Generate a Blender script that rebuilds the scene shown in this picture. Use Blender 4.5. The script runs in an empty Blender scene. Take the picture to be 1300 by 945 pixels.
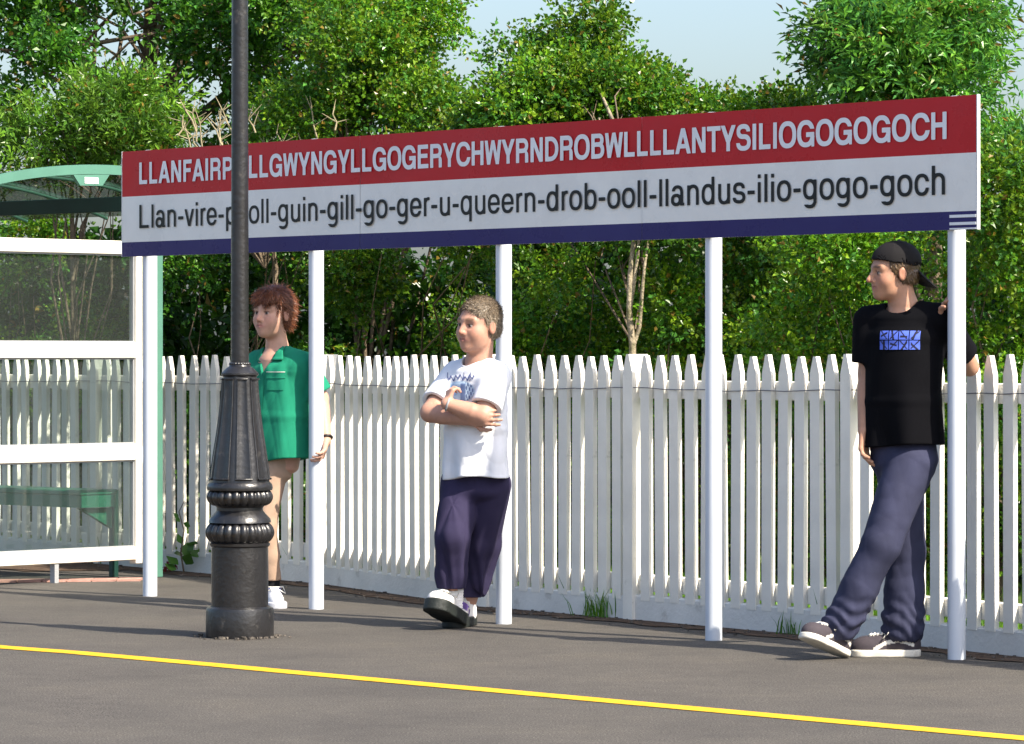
import bpy, math, random
import numpy as np
from mathutils import Vector, Matrix
R = math.radians
rng = np.random.default_rng(7)
random.seed(7)
SC = bpy.context.scene
COL = SC.collection

# ------------------------------------------------------------------ camera, sky, sun, exposure
FPX, EYE, HOR = 5000.0, 1.27, 452.0          # focal length in 1300-wide pixels, eye height, horizon row
cam_d = bpy.data.cameras.new('camera'); cam = bpy.data.objects.new('camera', cam_d); COL.objects.link(cam)
cam.location = (0, 0, EYE); cam.rotation_euler = (R(90), 0, 0)
cam_d.sensor_width = 36; cam_d.lens = FPX / 1300 * 36; cam_d.shift_y = -20.5 / 1300
cam_d.clip_start = 0.1; cam_d.clip_end = 3000
SC.camera = cam

SUN_EL = R(45.0)
sh = Vector((0.775, -0.632, 0)).normalized()
SUN = Vector((sh.x * math.cos(SUN_EL), sh.y * math.cos(SUN_EL), math.sin(SUN_EL)))
world = bpy.data.worlds.new('World'); SC.world = world; world.use_nodes = True
wn = world.node_tree; wn.nodes.clear()
sky = wn.nodes.new('ShaderNodeTexSky'); sky.sky_type = 'NISHITA'; sky.sun_disc = False
sky.sun_elevation = SUN_EL; sky.sun_rotation = math.atan2(sh.x, sh.y)
sky.air_density = 1.0; sky.dust_density = 3.2; sky.ozone_density = 3.0
bg = wn.nodes.new('ShaderNodeBackground'); bg.inputs[1].default_value = 0.125
wo = wn.nodes.new('ShaderNodeOutputWorld')
wn.links.new(sky.outputs[0], bg.inputs[0]); wn.links.new(bg.outputs[0], wo.inputs[0])
sun_d = bpy.data.lights.new('sun', 'SUN'); sun_d.energy = 4.3; sun_d.angle = R(0.53); sun_d.color = (1.0, 0.91, 0.76)
sun_o = bpy.data.objects.new('sun', sun_d); COL.objects.link(sun_o)
sun_o.rotation_euler = SUN.to_track_quat('Z', 'Y').to_euler(); sun_o.location = (6, 6, 12)
vs = SC.view_settings; vs.view_transform = 'Standard'; vs.look = 'None'; vs.gamma = 1.0; vs.use_curve_mapping = False
vs.exposure = 1.15
SC.render.engine = 'CYCLES'
SC.cycles.use_denoising = True
SC.cycles.max_bounces = 8; SC.cycles.transparent_max_bounces = 16

# ------------------------------------------------------------------ helpers
def at(px, py, Y):
    """world point seen at a photo pixel (1300 px wide) at depth Y"""
    return Vector(((px - 650) * Y / FPX, Y, EYE - (py - HOR) * Y / FPX))
def ground_at(px, py, z=0.0):
    Y = FPX * (EYE - z) / (py - HOR)
    return Vector(((px - 650) * Y / FPX, Y, z))
def tag(o, label=None, cat=None, group=None, kind=None):
    if label: o['label'] = label
    if cat: o['category'] = cat
    if group: o['group'] = group
    if kind: o['kind'] = kind
    return o
def empty(name, loc=(0, 0, 0), rz=0):
    o = bpy.data.objects.new(name, None); COL.objects.link(o); o.location = loc; o.rotation_euler = (0, 0, rz)
    o.empty_display_size = 0.2
    return o
def link(name, me, mats=None, parent=None, loc=None, smooth=False):
    o = bpy.data.objects.new(name, me); COL.objects.link(o)
    if mats is not None and not me.materials:
        for m in (mats if isinstance(mats, (list, tuple)) else [mats]): me.materials.append(m)
    if parent is not None: o.parent = parent
    if loc is not None: o.location = loc
    if smooth: me.polygons.foreach_set('use_smooth', np.ones(len(me.polygons), bool))
    return o
def np_mesh(name, V, Fq, cols=None, smooth=True):
    V = np.asarray(V, np.float32); Fq = np.asarray(Fq, np.int32)
    me = bpy.data.meshes.new(name); n = Fq.shape[1]
    me.vertices.add(len(V)); me.vertices.foreach_set('co', V.ravel())
    me.loops.add(Fq.size); me.loops.foreach_set('vertex_index', Fq.ravel())
    me.polygons.add(len(Fq)); me.polygons.foreach_set('loop_start', np.arange(0, Fq.size, n, dtype=np.int32))
    me.polygons.foreach_set('loop_total', np.full(len(Fq), n, np.int32))
    me.polygons.foreach_set('use_smooth', np.full(len(Fq), smooth, bool))
    if cols is not None:
        a = me.color_attributes.new('Col', 'FLOAT_COLOR', 'POINT')
        c = np.ones((len(V), 4), np.float32); c[:, :3] = cols
        a.data.foreach_set('color', c.ravel())
    me.update(calc_edges=True); me.validate()
    return me
class MB:
    """collects shapes; build() links them as one mesh object"""
    def __init__(s): s.v = []; s.f = []; s.sm = []
    def add(s, V, F, smooth=False):
        o = len(s.v); s.v += [tuple(p) for p in V]; s.f += [tuple(i + o for i in f) for f in F]; s.sm += [smooth] * len(F); return s
    def box(s, lo, hi, M=None, bev=0.0):
        x0, y0, z0 = lo; x1, y1, z1 = hi
        b = min(bev, (x1-x0)/3, (y1-y0)/3, (z1-z0)/3) if bev else 0
        if b:
            V = []; idx = {}
            for ix, sx in enumerate((-1, 1)):
                for iy, sy in enumerate((-1, 1)):
                    for iz, sz in enumerate((-1, 1)):
                        c = [(x0, x1)[ix], (y0, y1)[iy], (z0, z1)[iz]]
                        for a in range(3):
                            p = [c[0]-sx*b, c[1]-sy*b, c[2]-sz*b]; p[a] = c[a]
                            idx[(ix, iy, iz, a)] = len(V); V.append(p)
            F = []
            q = [(0, 0), (1, 0), (1, 1), (0, 1)]
            for a in range(3):
                for e in (0, 1):
                    def key(u, w):
                        k = [0, 0, 0]; k[a] = e; k[(a+1) % 3] = u; k[(a+2) % 3] = w; return tuple(k)
                    f = [idx[key(u, w) + (a,)] for u, w in q]
                    F.append(f if e else f[::-1])
            for a in range(3):
                b1, c1 = (a+1) % 3, (a+2) % 3
                for eb in (0, 1):
                    for ec in (0, 1):
                        def k2(e): k = [0, 0, 0]; k[a] = e; k[b1] = eb; k[c1] = ec; return tuple(k)
                        f = [idx[k2(0)+(b1,)], idx[k2(1)+(b1,)], idx[k2(1)+(c1,)], idx[k2(0)+(c1,)]]
                        F.append(f if (eb == ec) is False else f[::-1])
            for k in [(i, j, l) for i in (0, 1) for j in (0, 1) for l in (0, 1)]:
                f = [idx[k+(0,)], idx[k+(1,)], idx[k+(2,)]]
                F.append(f if sum(k) % 2 else f[::-1])
        else:
            V = [(x0,y0,z0),(x1,y0,z0),(x1,y1,z0),(x0,y1,z0),(x0,y0,z1),(x1,y0,z1),(x1,y1,z1),(x0,y1,z1)]
            F = [(3,2,1,0),(4,5,6,7),(0,1,5,4),(1,2,6,5),(2,3,7,6),(3,0,4,7)]
        if M is not None: V = [M @ Vector(p) for p in V]
        return s.add(V, F)
    def tube(s, pts, rad, n=8, smooth=True, cap=True):
        pts = [Vector(p) for p in pts]
        if not isinstance(rad, (list, tuple)): rad = [rad] * len(pts)
        V = []; F = []
        ref = None
        for i, p in enumerate(pts):
            t = (pts[min(i+1, len(pts)-1)] - pts[max(i-1, 0)]).normalized()
            if ref is None: ref = t.orthogonal().normalized()
            u = (ref - t * ref.dot(t)).normalized(); w = t.cross(u); ref = u
            for k in range(n):
                a = 2*math.pi*k/n; V.append(p + (u*math.cos(a) + w*math.sin(a)) * rad[i])
        for i in range(len(pts)-1):
            for k in range(n):
                F.append((i*n+k, i*n+(k+1) % n, (i+1)*n+(k+1) % n, (i+1)*n+k))
        s.add(V, F, smooth)
        if cap: s.add(V[:n], [tuple(range(n))[::-1]]); s.add(V[-n:], [tuple(range(n))])
        return s
    def lathe(s, prof, n=32, mod=None, smooth=True):
        # sharp corners of the profile get rings of their own so that shading stays crisp
        runs = [[prof[0]]]
        for i in range(1, len(prof)):
            runs[-1].append(prof[i])
            if i < len(prof)-1:
                a = Vector((prof[i][0]-prof[i-1][0], prof[i][1]-prof[i-1][1])); b = Vector((prof[i+1][0]-prof[i][0], prof[i+1][1]-prof[i][1]))
                if a.length and b.length and a.angle(b) > 0.6: runs.append([prof[i]])
        def ringv(r, z, i):
            out = []
            for k in range(n):
                a = 2*math.pi*k/n; rr = r if mod is None else mod(r, z, a, i); out.append((rr*math.cos(a), rr*math.sin(a), z))
            return out
        j = 0
        for run in runs:
            V = []; F = []
            for i, (r, z) in enumerate(run): V += ringv(r, z, j+i)
            for i in range(len(run)-1):
                for k in range(n): F.append((i*n+k, i*n+(k+1) % n, (i+1)*n+(k+1) % n, (i+1)*n+k))
            s.add(V, F, smooth); j += len(run)-1
        s.add(ringv(*prof[0], 0), [tuple(range(n))[::-1]]); s.add(ringv(*prof[-1], len(prof)-1), [tuple(range(n))])
        return s
    def mesh(s, name):
        me = bpy.data.meshes.new(name); me.from_pydata([tuple(v) for v in s.v], [], s.f)
        me.polygons.foreach_set('use_smooth', s.sm); me.update(); return me
    def build(s, name, mat, parent=None, loc=None):
        return link(name, s.mesh(name), mat, parent, loc)

def new_mat(name):
    m = bpy.data.materials.new(name); m.use_nodes = True
    return m, m.node_tree, m.node_tree.nodes['Principled BSDF']
def N(nt, t, **kw):
    n = nt.nodes.new(t)
    for k, v in kw.items(): setattr(n, k, v)
    return n
def ramp(nt, stops, interp='LINEAR'):
    r = N(nt, 'ShaderNodeValToRGB'); cr = r.color_ramp; cr.interpolation = interp
    while len(cr.elements) < len(stops): cr.elements.new(0.5)
    for e, (p, c) in zip(cr.elements, stops):
        e.position = p; e.color = (*c, 1) if len(c) == 3 else c
    return r
def pmat(name, col, rough=0.5, spec=0.5, var=0.15, vscale=6, bump=0.0, bscale=60, metal=0.0, attr=False, coat=0.0, dirt=None, bdist=0.01):
    """principled paint/cloth with noise colour variation and fine relief"""
    m, nt, b = new_mat(name)
    tc = N(nt, 'ShaderNodeTexCoord')
    no = N(nt, 'ShaderNodeTexNoise'); no.inputs['Scale'].default_value = vscale; no.inputs['Detail'].default_value = 6
    nt.links.new(tc.outputs['Object'], no.inputs['Vector'])
    rp = ramp(nt, [(0.3, (1-var,)*3), (0.7, (1+var*0.35,)*3)])
    nt.links.new(no.outputs['Fac'], rp.inputs[0])
    mx = N(nt, 'ShaderNodeMix', data_type='RGBA', blend_type='MULTIPLY'); mx.inputs[0].default_value = 1
    if attr:
        at_ = N(nt, 'ShaderNodeAttribute'); at_.attribute_name = 'Col'; nt.links.new(at_.outputs['Color'], mx.inputs[6])
    else: mx.inputs[6].default_value = (*col, 1)
    nt.links.new(rp.outputs[0], mx.inputs[7])
    out = mx.outputs[2]
    if dirt:
        dcol, dsc, lo, hi = dirt
        n2 = N(nt, 'ShaderNodeTexNoise'); n2.inputs['Scale'].default_value = dsc; n2.inputs['Detail'].default_value = 9; n2.inputs['Roughness'].default_value = 0.7
        nt.links.new(tc.outputs['Object'], n2.inputs['Vector'])
        r2 = ramp(nt, [(lo, (0, 0, 0)), (hi, (1, 1, 1))]); nt.links.new(n2.outputs['Fac'], r2.inputs[0])
        m2 = N(nt, 'ShaderNodeMix', data_type='RGBA'); nt.links.new(r2.outputs[0], m2.inputs[0]); nt.links.new(out, m2.inputs[6]); m2.inputs[7].default_value = (*dcol, 1)
        out = m2.outputs[2]
    nt.links.new(out, b.inputs['Base Color'])
    b.inputs['Roughness'].default_value = rough; b.inputs['Specular IOR Level'].default_value = spec; b.inputs['Metallic'].default_value = metal
    b.inputs['Coat Weight'].default_value = coat
    if bump:
        nb = N(nt, 'ShaderNodeTexNoise'); nb.inputs['Scale'].default_value = bscale; nb.inputs['Detail'].default_value = 4
        nt.links.new(tc.outputs['Object'], nb.inputs['Vector'])
        bp = N(nt, 'ShaderNodeBump'); bp.inputs['Strength'].default_value = bump; bp.inputs['Distance'].default_value = bdist
        nt.links.new(nb.outputs['Fac'], bp.inputs['Height']); nt.links.new(bp.outputs[0], b.inputs['Normal'])
    return m

# ------------------------------------------------------------------ materials of the setting
def asphalt_mat():
    m, nt, b = new_mat('asphalt')
    tc = N(nt, 'ShaderNodeTexCoord')
    def noise(sc, det=4, ro=0.6):
        n = N(nt, 'ShaderNodeTexNoise'); n.inputs['Scale'].default_value = sc; n.inputs['Detail'].default_value = det; n.inputs['Roughness'].default_value = ro
        nt.links.new(tc.outputs['Object'], n.inputs['Vector']); return n
    fine = noise(130, 3, 0.8); patch = noise(1.3, 6, 0.65); mid = noise(9, 5, 0.7)
    r1 = ramp(nt, [(0.28, (0.028, 0.025, 0.022)), (0.5, (0.070, 0.063, 0.055)), (0.70, (0.21, 0.19, 0.165))]); nt.links.new(fine.outputs['Fac'], r1.inputs[0])
    r2 = ramp(nt, [(0.3, (0.78, 0.78, 0.80)), (0.55, (1.0, 1.0, 1.0)), (0.75, (1.15, 1.13, 1.08))]); nt.links.new(patch.outputs['Fac'], r2.inputs[0])
    r3 = ramp(nt, [(0.3, (0.85, 0.85, 0.85)), (0.7, (1.08, 1.08, 1.08))]); nt.links.new(mid.outputs['Fac'], r3.inputs[0])
    m1 = N(nt, 'ShaderNodeMix', data_type='RGBA', blend_type='MULTIPLY'); m1.inputs[0].default_value = 1
    nt.links.new(r1.outputs[0], m1.inputs[6]); nt.links.new(r2.outputs[0], m1.inputs[7])
    m2 = N(nt, 'ShaderNodeMix', data_type='RGBA', blend_type='MULTIPLY'); m2.inputs[0].default_value = 1
    nt.links.new(m1.outputs[2], m2.inputs[6]); nt.links.new(r3.outputs[0], m2.inputs[7])
    nt.links.new(m2.outputs[2], b.inputs['Base Color']); b.inputs['Roughness'].default_value = 0.85; b.inputs['Specular IOR Level'].default_value = 0.3
    bp = N(nt, 'ShaderNodeBump'); bp.inputs['Strength'].default_value = 0.6; bp.inputs['Distance'].default_value = 0.006
    nt.links.new(fine.outputs['Fac'], bp.inputs['Height']); nt.links.new(bp.outputs[0], b.inputs['Normal'])
    return m
M = {}
M['asphalt'] = asphalt_mat()
M['yellow'] = pmat('yellow_line_paint', (0.72, 0.40, 0.012), 0.7, 0.3, 0.25, 12, 0.4, 150, dirt=((0.2, 0.17, 0.12), 30, 0.62, 0.75))
M['soil'] = pmat('soil', (0.13, 0.09, 0.065), 0.95, 0.1, 0.5, 14, 0.9, 60, bdist=0.02)
M['brick'] = pmat('pink_paving', (0.48, 0.27, 0.22), 0.9, 0.2, 0.3, 20, 0.5, 90)
M['grassland'] = pmat('rough_grass', (0.10, 0.14, 0.03), 0.9, 0.2, 0.5, 2.5, 0.9, 30, bdist=0.05)
M['ballast'] = pmat('ballast', (0.16, 0.14, 0.12), 0.95, 0.2, 0.6, 9, 1.0, 25, bdist=0.05)
M['white'] = pmat('white_fence_paint', (0.85, 0.815, 0.735), 0.55, 0.35, 0.12, 5, 0.35, 70, dirt=((0.42, 0.40, 0.33), 11, 0.62, 0.80), bdist=0.004)
M['kerbwhite'] = pmat('white_kerb_paint', (0.74, 0.73, 0.69), 0.7, 0.3, 0.14, 4, 0.5, 50, dirt=((0.33, 0.31, 0.27), 6, 0.60, 0.80), bdist=0.006)
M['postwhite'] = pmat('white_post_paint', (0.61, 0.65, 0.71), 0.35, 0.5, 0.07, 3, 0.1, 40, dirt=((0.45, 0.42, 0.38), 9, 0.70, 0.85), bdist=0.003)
M['cream'] = pmat('cream_frame_paint', (0.82, 0.77, 0.66), 0.5, 0.4, 0.08, 4, 0.1, 50, dirt=((0.5, 0.45, 0.36), 8, 0.7, 0.9), bdist=0.003)
M['green'] = pmat('green_shelter_paint', (0.02, 0.16, 0.10), 0.4, 0.5, 0.12, 5, 0.1, 60, bdist=0.003)
M['palegreen'] = pmat('faded_green_paint', (0.085, 0.215, 0.16), 0.5, 0.4, 0.12, 5, 0.1, 60, bdist=0.003)
M['darkgreen'] = pmat('dark_green_beam', (0.012, 0.05, 0.04), 0.4, 0.5, 0.2, 5)
M['greymetal'] = pmat('grey_metal', (0.34, 0.35, 0.36), 0.5, 0.5, 0.12, 8)
M['wire'] = pmat('wire', (0.10, 0.10, 0.12), 0.5, 0.5, 0.1)
M['lampblack'] = pmat('black_lamp_paint', (0.016, 0.0155, 0.0165), 0.31, 0.6, 0.3, 9, 0.35, 45, dirt=((0.12, 0.11, 0.10), 14, 0.60, 0.82), bdist=0.006)
def glass_mat(name, tint, refl=1.0, dens=0.85):
    m, nt, b = new_mat(name); nt.nodes.remove(b)
    out = nt.nodes['Material Output']
    tr = N(nt, 'ShaderNodeBsdfTransparent'); tr.inputs[0].default_value = (*tint, 1)
    gl = N(nt, 'ShaderNodeBsdfGlossy'); gl.inputs['Roughness'].default_value = 0.02
    fr = N(nt, 'ShaderNodeFresnel'); ge = N(nt, 'ShaderNodeNewGeometry')
    mi = N(nt, 'ShaderNodeMapRange'); mi.inputs[3].default_value = 1.55; mi.inputs[4].default_value = 1/1.55     # same reflection from both sides
    nt.links.new(ge.outputs['Backfacing'], mi.inputs[0]); nt.links.new(mi.outputs[0], fr.inputs[0])
    mt = N(nt, 'ShaderNodeMath', operation='MULTIPLY'); mt.inputs[1].default_value = refl; nt.links.new(fr.outputs[0], mt.inputs[0])
    di = N(nt, 'ShaderNodeBsdfDiffuse'); di.inputs[0].default_value = (0.62, 0.66, 0.66, 1)
    m1 = N(nt, 'ShaderNodeMixShader'); m1.inputs[0].default_value = 1-dens
    nt.links.new(tr.outputs[0], m1.inputs[1]); nt.links.new(di.outputs[0], m1.inputs[2])
    m2 = N(nt, 'ShaderNodeMixShader'); nt.links.new(mt.outputs[0], m2.inputs[0]); nt.links.new(m1.outputs[0], m2.inputs[1]); nt.links.new(gl.outputs[0], m2.inputs[2])
    nt.links.new(m2.outputs[0], out.inputs[0])
    return m
M['glass'] = glass_mat('shelter_glass', (0.86, 0.92, 0.90), 1.8, 0.98)
M['roofsheet'] = glass_mat('roof_polycarbonate', (0.36, 0.40, 0.37), 1.3, 0.70)

# ------------------------------------------------------------------ ground, platform, markings
YL = [ground_at(x, y) for x, y in ((-400, 788), (0, 822), (95, 829), (190, 837.5), (280, 845.5), (370, 854), (800, 893), (1300, 938), (2300, 1030))]
ed = Vector((0.703, -0.711, 0)); en = Vector((-0.711, -0.703, 0))         # platform direction, towards the track
P0 = ground_at(370, 854)
FX = [(-420, 208), (-60, 246), (125, 264), (412, 290), (620, 319), (805, 335), (1082, 360), (1360, 389), (1700, 425)]
FP = []
for x, d in FX:
    Y = FPX*EYE/d; FP.append(Vector(((x-650)*Y/FPX, Y, 0)))
def sheet(name, pts, z, mat, sub=None):
    me = bpy.data.meshes.new(name); me.from_pydata([(p[0], p[1], z) for p in pts], [], [tuple(range(len(pts)))])
    if me.polygons[0].normal.z < 0: me.flip_normals()
    return tag(link(name, me, mat), kind='structure')
e0 = P0 + en*3.0
sheet('ground', [(-900, -900), (900, -900), (900, 900), (-900, 900)], -0.95, M['ballast'])
front = [e0 - ed*70, e0 + ed*70]
back = [p + Vector((0.05, 0.08, 0)) for p in FP]
far_r = back[-1] + ed*60; far_l = back[0] - ed*60
plat = MB()
top = [front[0], front[1], far_r] + back[::-1] + [far_l]
n = len(top)
plat.add([(p.x, p.y, 0) for p in top] + [(p.x, p.y, -0.95) for p in top],
         [tuple(range(n))] + [(i, i+n, (i+1) % n + n, (i+1) % n) for i in range(n)])
tag(plat.build('platform', M['asphalt']), kind='structure')
bank_pts = [far_l] + back + [far_r, far_r + Vector((60, 90, 0)), far_l + Vector((60, 120, 0))]
bk = sheet('grass_bank', [(p.x, p.y) for p in bank_pts], -0.05, M['grassland'])
yl = MB()
for i in range(len(YL)-1):
    a, b_ = YL[i], YL[i+1]; nn = Vector((-(b_-a).y, (b_-a).x, 0)).normalized()*0.062
    if i == 0: prev = (a-nn, a+nn)
    cur = (b_-nn, b_+nn)
    yl.add([prev[0], cur[0], cur[1], prev[1]], [(0, 1, 2, 3)]); prev = cur
o = yl.build('yellow_line', M['yellow'], loc=(0, 0, 0.0025)); tag(o, kind='structure')
# bare earth along the foot of the fence and in the shelter, pinkish paving edge in front of it
so = MB(); ins = []; outs = []
rr = random.Random(3)
pts = []
for i in range(len(FP)-1):
    for k in range(14): pts.append(FP[i].lerp(FP[i+1], k/14))
for p in pts:
    w = 0.16 + 0.09*rr.random() + (0.55 if p.x < -2.2 else 0)
    ins.append(p); outs.append(p + Vector((-0.80, -0.55, 0)).normalized()*w)
for i in range(len(pts)-1): so.add([ins[i], outs[i], outs[i+1], ins[i+1]], [(0, 1, 2, 3)])
tag(so.build('earth_strip', M['soil'], loc=(0, 0, 0.004)), kind='structure')
pk = MB(); a = ground_at(182, 736); b_ = ground_at(-260, 741)
for i in range(14):
    t0, t1 = i/14+0.002, (i+1)/14-0.002
    p, q = a.lerp(b_, t0), a.lerp(b_, t1); nn = Vector((0, -0.16, 0))
    pk.box((0, 0, 0), (1, 1, 1), Matrix(((q.x-p.x, nn.x, 0, p.x), (q.y-p.y, nn.y, 0, p.y), (0, 0, 0.012, 0.0), (0, 0, 0, 1))))
tag(pk.build('paving_edge', M['brick']), kind='structure')

# ------------------------------------------------------------------ picket fence
fence = tag(empty('picket_fence', FP[4]), 'white wooden picket fence on a white kerb board behind the station sign', 'fence')
def fchild(name, me, mat, M4, label=None):
    o = link(name, me, mat, fence); o.matrix_parent_inverse = Matrix.Translation(-FP[4]); o.matrix_basis = M4
    return o
def picket_mesh(w, t, z0, z1, tip, name):
    pr = [(-w/2, z0), (w/2, z0), (w/2, z1-tip), (w*0.14, z1), (-w*0.14, z1), (-w/2, z1-tip)]
    n = len(pr); V = [(x, -t, z) for x, z in pr] + [(x, 0, z) for x, z in pr]
    mb = MB().add(V, [tuple(range(n)), tuple(range(2*n-1, n-1, -1))] + [((i+1) % n, i, i+n, (i+1) % n+n) for i in range(n)])
    return mb.mesh(name)
pk_me = [picket_mesh(0.067, 0.025, 0.098, 1.272 + d, 0.085 + d, 'picket') for d in (0, 0.004, -0.005)]
post_me = picket_mesh(0.074, 0.115, 0.0, 1.278, 0.09, 'fence_post')
COUNT = [26, 15, 20, 17, 11, 14, 12, 12]
for i in range(len(FP)-1):
    a, b_ = FP[i], FP[i+1]; d = (b_-a); L = d.length; u = d.normalized(); nb = Vector((-u.y, u.x, 0))
    if nb.y < 0: nb = -nb                                  # points away from the camera
    def frame(p, tilt=0.0, lean=0.0):
        return Matrix(((u.x, nb.x, 0, p.x), (u.y, nb.y, 0, p.y), (0, 0, 1, 0), (0, 0, 0, 1))) @ Matrix.Rotation(tilt, 4, 'Y') @ Matrix.Rotation(lean, 4, 'X')
    nP = COUNT[i]
    for k in range(1, nP):
        p = a + u*(L*k/nP + rr.uniform(-0.004, 0.004))
        fchild('picket', rr.choice(pk_me), M['white'], frame(p, rr.uniform(-0.008, 0.008), rr.uniform(-0.006, 0.006)))
    fchild('fence_post', post_me, M['white'], frame(a + nb*0.075))
    for z0, z1 in ((1.066, 1.153), (0.140, 0.220)):
        fchild('rail', MB().box((0.03, 0.002, z0), (L-0.03, 0.05, z1), bev=0.004).mesh('rail'), M['white'], frame(a))
    kb = MB().box((-0.02, -0.022, -0.02), (L+0.01, 0.045, 0.112 + 0.006*(i % 3)), bev=0.008)
    fchild('kerb_board', kb.mesh('kerb_board'), M['kerbwhite'], frame(a))
    wr = MB().tube([(L*t, -0.032, 1.118 - 0.010*math.sin(math.pi*t) + 0.003*math.sin(t*23)) for t in np.linspace(0, 1, 12)], 0.0022, 5)
    fchild('wire', wr.mesh('wire'), M['wire'], frame(a))

# ------------------------------------------------------------------ station name sign
VPX = -4350.0
def sign_pt(x, z, off=0.0):
    u = x - 650; Y = FPX*EYE/(0.0787*(u - VPX)); return Vector((u*Y/FPX, Y, z))
SA, SB = sign_pt(155, 0), sign_pt(1240, 0)
su = (SB-SA).normalized(); sn = Vector((su.y, -su.x, 0))
if sn.y > 0: sn = -sn
SL = (SB-SA).length
def s_of(px):
    # distance along the sign of the photo column px
    k = (px-650)/FPX
    return (k*SA.y - SA.x)/(su.x - k*su.y)
sign = tag(empty('station_sign', SA), 'long red, white and blue station name board on five white posts', 'sign')
SM = Matrix(((su.x, -sn.x, 0, 0), (su.y, -sn.y, 0, 0), (0, 0, 1, 0), (0, 0, 0, 1)))   # x along board, y away from viewer
sign.matrix_basis = Matrix.Translation(SA) @ SM
def sign_face_mat():
    m, nt, b = new_mat('sign_face')
    tc = N(nt, 'ShaderNodeTexCoord'); sp = N(nt, 'ShaderNodeSeparateXYZ'); nt.links.new(tc.outputs['Object'], sp.inputs[0])
    mr = N(nt, 'ShaderNodeMapRange'); mr.inputs[1].default_value = 1.796; mr.inputs[2].default_value = 2.354
    nt.links.new(sp.outputs[2], mr.inputs[0])
    z = lambda v: (v-1.796)/(2.354-1.796)
    rp = ramp(nt, [(0, (0.030, 0.025, 0.13)), (z(1.872), (0.83, 0.82, 0.78)), (z(2.114), (0.50, 0.014, 0.020))], 'CONSTANT'); nt.links.new(mr.outputs[0], rp.inputs[0])
    no = N(nt, 'ShaderNodeTexNoise'); no.inputs['Scale'].default_value = 2.2; no.inputs['Detail'].default_value = 8; no.inputs['Roughness'].default_value = 0.7
    nt.links.new(tc.outputs['Object'], no.inputs['Vector'])
    r2 = ramp(nt, [(0.3, (0.92, 0.92, 0.92)), (0.7, (1.06, 1.06, 1.05))]); nt.links.new(no.outputs['Fac'], r2.inputs[0])
    mx = N(nt, 'ShaderNodeMix', data_type='RGBA', blend_type='MULTIPLY'); mx.inputs[0].default_value = 1
    nt.links.new(rp.outputs[0], mx.inputs[6]); nt.links.new(r2.outputs[0], mx.inputs[7]); nt.links.new(mx.outputs[2], b.inputs['Base Color'])
    r3 = ramp(nt, [(0.3, (0.22,)*3), (0.7, (0.36,)*3)]); nt.links.new(no.outputs['Fac'], r3.inputs[0]); nt.links.new(r3.outputs[0], b.inputs['Roughness']); b.inputs['Specular IOR Level'].default_value = 0.22
    nb = N(nt, 'ShaderNodeTexNoise'); nb.inputs['Scale'].default_value = 90; nt.links.new(tc.outputs['Object'], nb.inputs['Vector'])
    n2 = N(nt, 'ShaderNodeTexNoise'); n2.inputs['Scale'].default_value = 3.0; nt.links.new(tc.outputs['Object'], n2.inputs['Vector'])
    ad = N(nt, 'ShaderNodeMath', operation='MULTIPLY_ADD'); ad.inputs[1].default_value = 0.02; nt.links.new(nb.outputs['Fac'], ad.inputs[0]); nt.links.new(n2.outputs['Fac'], ad.inputs[2])
    bp = N(nt, 'ShaderNodeBump'); bp.inputs['Strength'].default_value = 0.5; bp.inputs['Distance'].default_value = 0.012; nt.links.new(ad.outputs[0], bp.inputs['Height']); nt.links.new(bp.outputs[0], b.inputs['Normal'])
    return m
M['signface'] = sign_face_mat()
M['signedge'] = pmat('sign_edge', (0.72, 0.72, 0.72), 0.5, 0.5, 0.1, 8, dirt=((0.35, 0.07, 0.03), 26, 0.66, 0.70))
M['letterwhite'] = pmat('letter_white', (0.82, 0.83, 0.84), 0.35, 0.3, 0.08, 5)
M['letterblack'] = pmat('letter_black', (0.008, 0.009, 0.011), 0.3, 0.3, 0.1, 5)
PT = 0.0                                                   # board front is the measured plane, post axes stand 5 cm behind it
cuts = [0.0, s_of(457), s_of(815), SL]
for i in range(3):
    s0, s1 = cuts[i]+0.0012, cuts[i+1]-0.0012
    nx, nz = 36, 8; V = []; F = []
    for a in range(nx+1):
        for c in range(nz+1):
            t, w = a/nx, c/nz
            bul = -0.004*math.sin(math.pi*t)*math.sin(math.pi*w) + 0.0018*math.sin(7*t+2*i)*math.sin(math.pi*w)
            V.append((s0+(s1-s0)*t, -PT+bul, 1.796+(2.354-1.796)*w))
    for a in range(nx):
        for c in range(nz): F.append((a*(nz+1)+c, (a+1)*(nz+1)+c, (a+1)*(nz+1)+c+1, a*(nz+1)+c+1))
    p = MB().add(V, F, True).build('panel', M['signface'], sign)
    fr = MB().box((s0, -PT+0.006, 1.796), (s1, -PT+0.016, 2.354)).build('panel_tray', M['signedge'], p)
if True:
    MB().box((SL-0.001, -PT-0.001, 1.795), (SL+0.004, -PT+0.017, 2.355)).build('edge_strip', M['signedge'], sign)
    MB().box((-0.004, -PT-0.001, 1.795), (0.0, -PT+0.017, 2.355)).build('edge_strip', M['signedge'], sign)
for z0, z1 in ((1.846, 1.858), (1.815, 1.827), (1.797, 1.803)):
    MB().box((s_of(1206), -PT-0.0035, z0), (SL-0.002, -PT-0.002, z1)).build('stripe', M['letterwhite'], sign)
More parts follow.
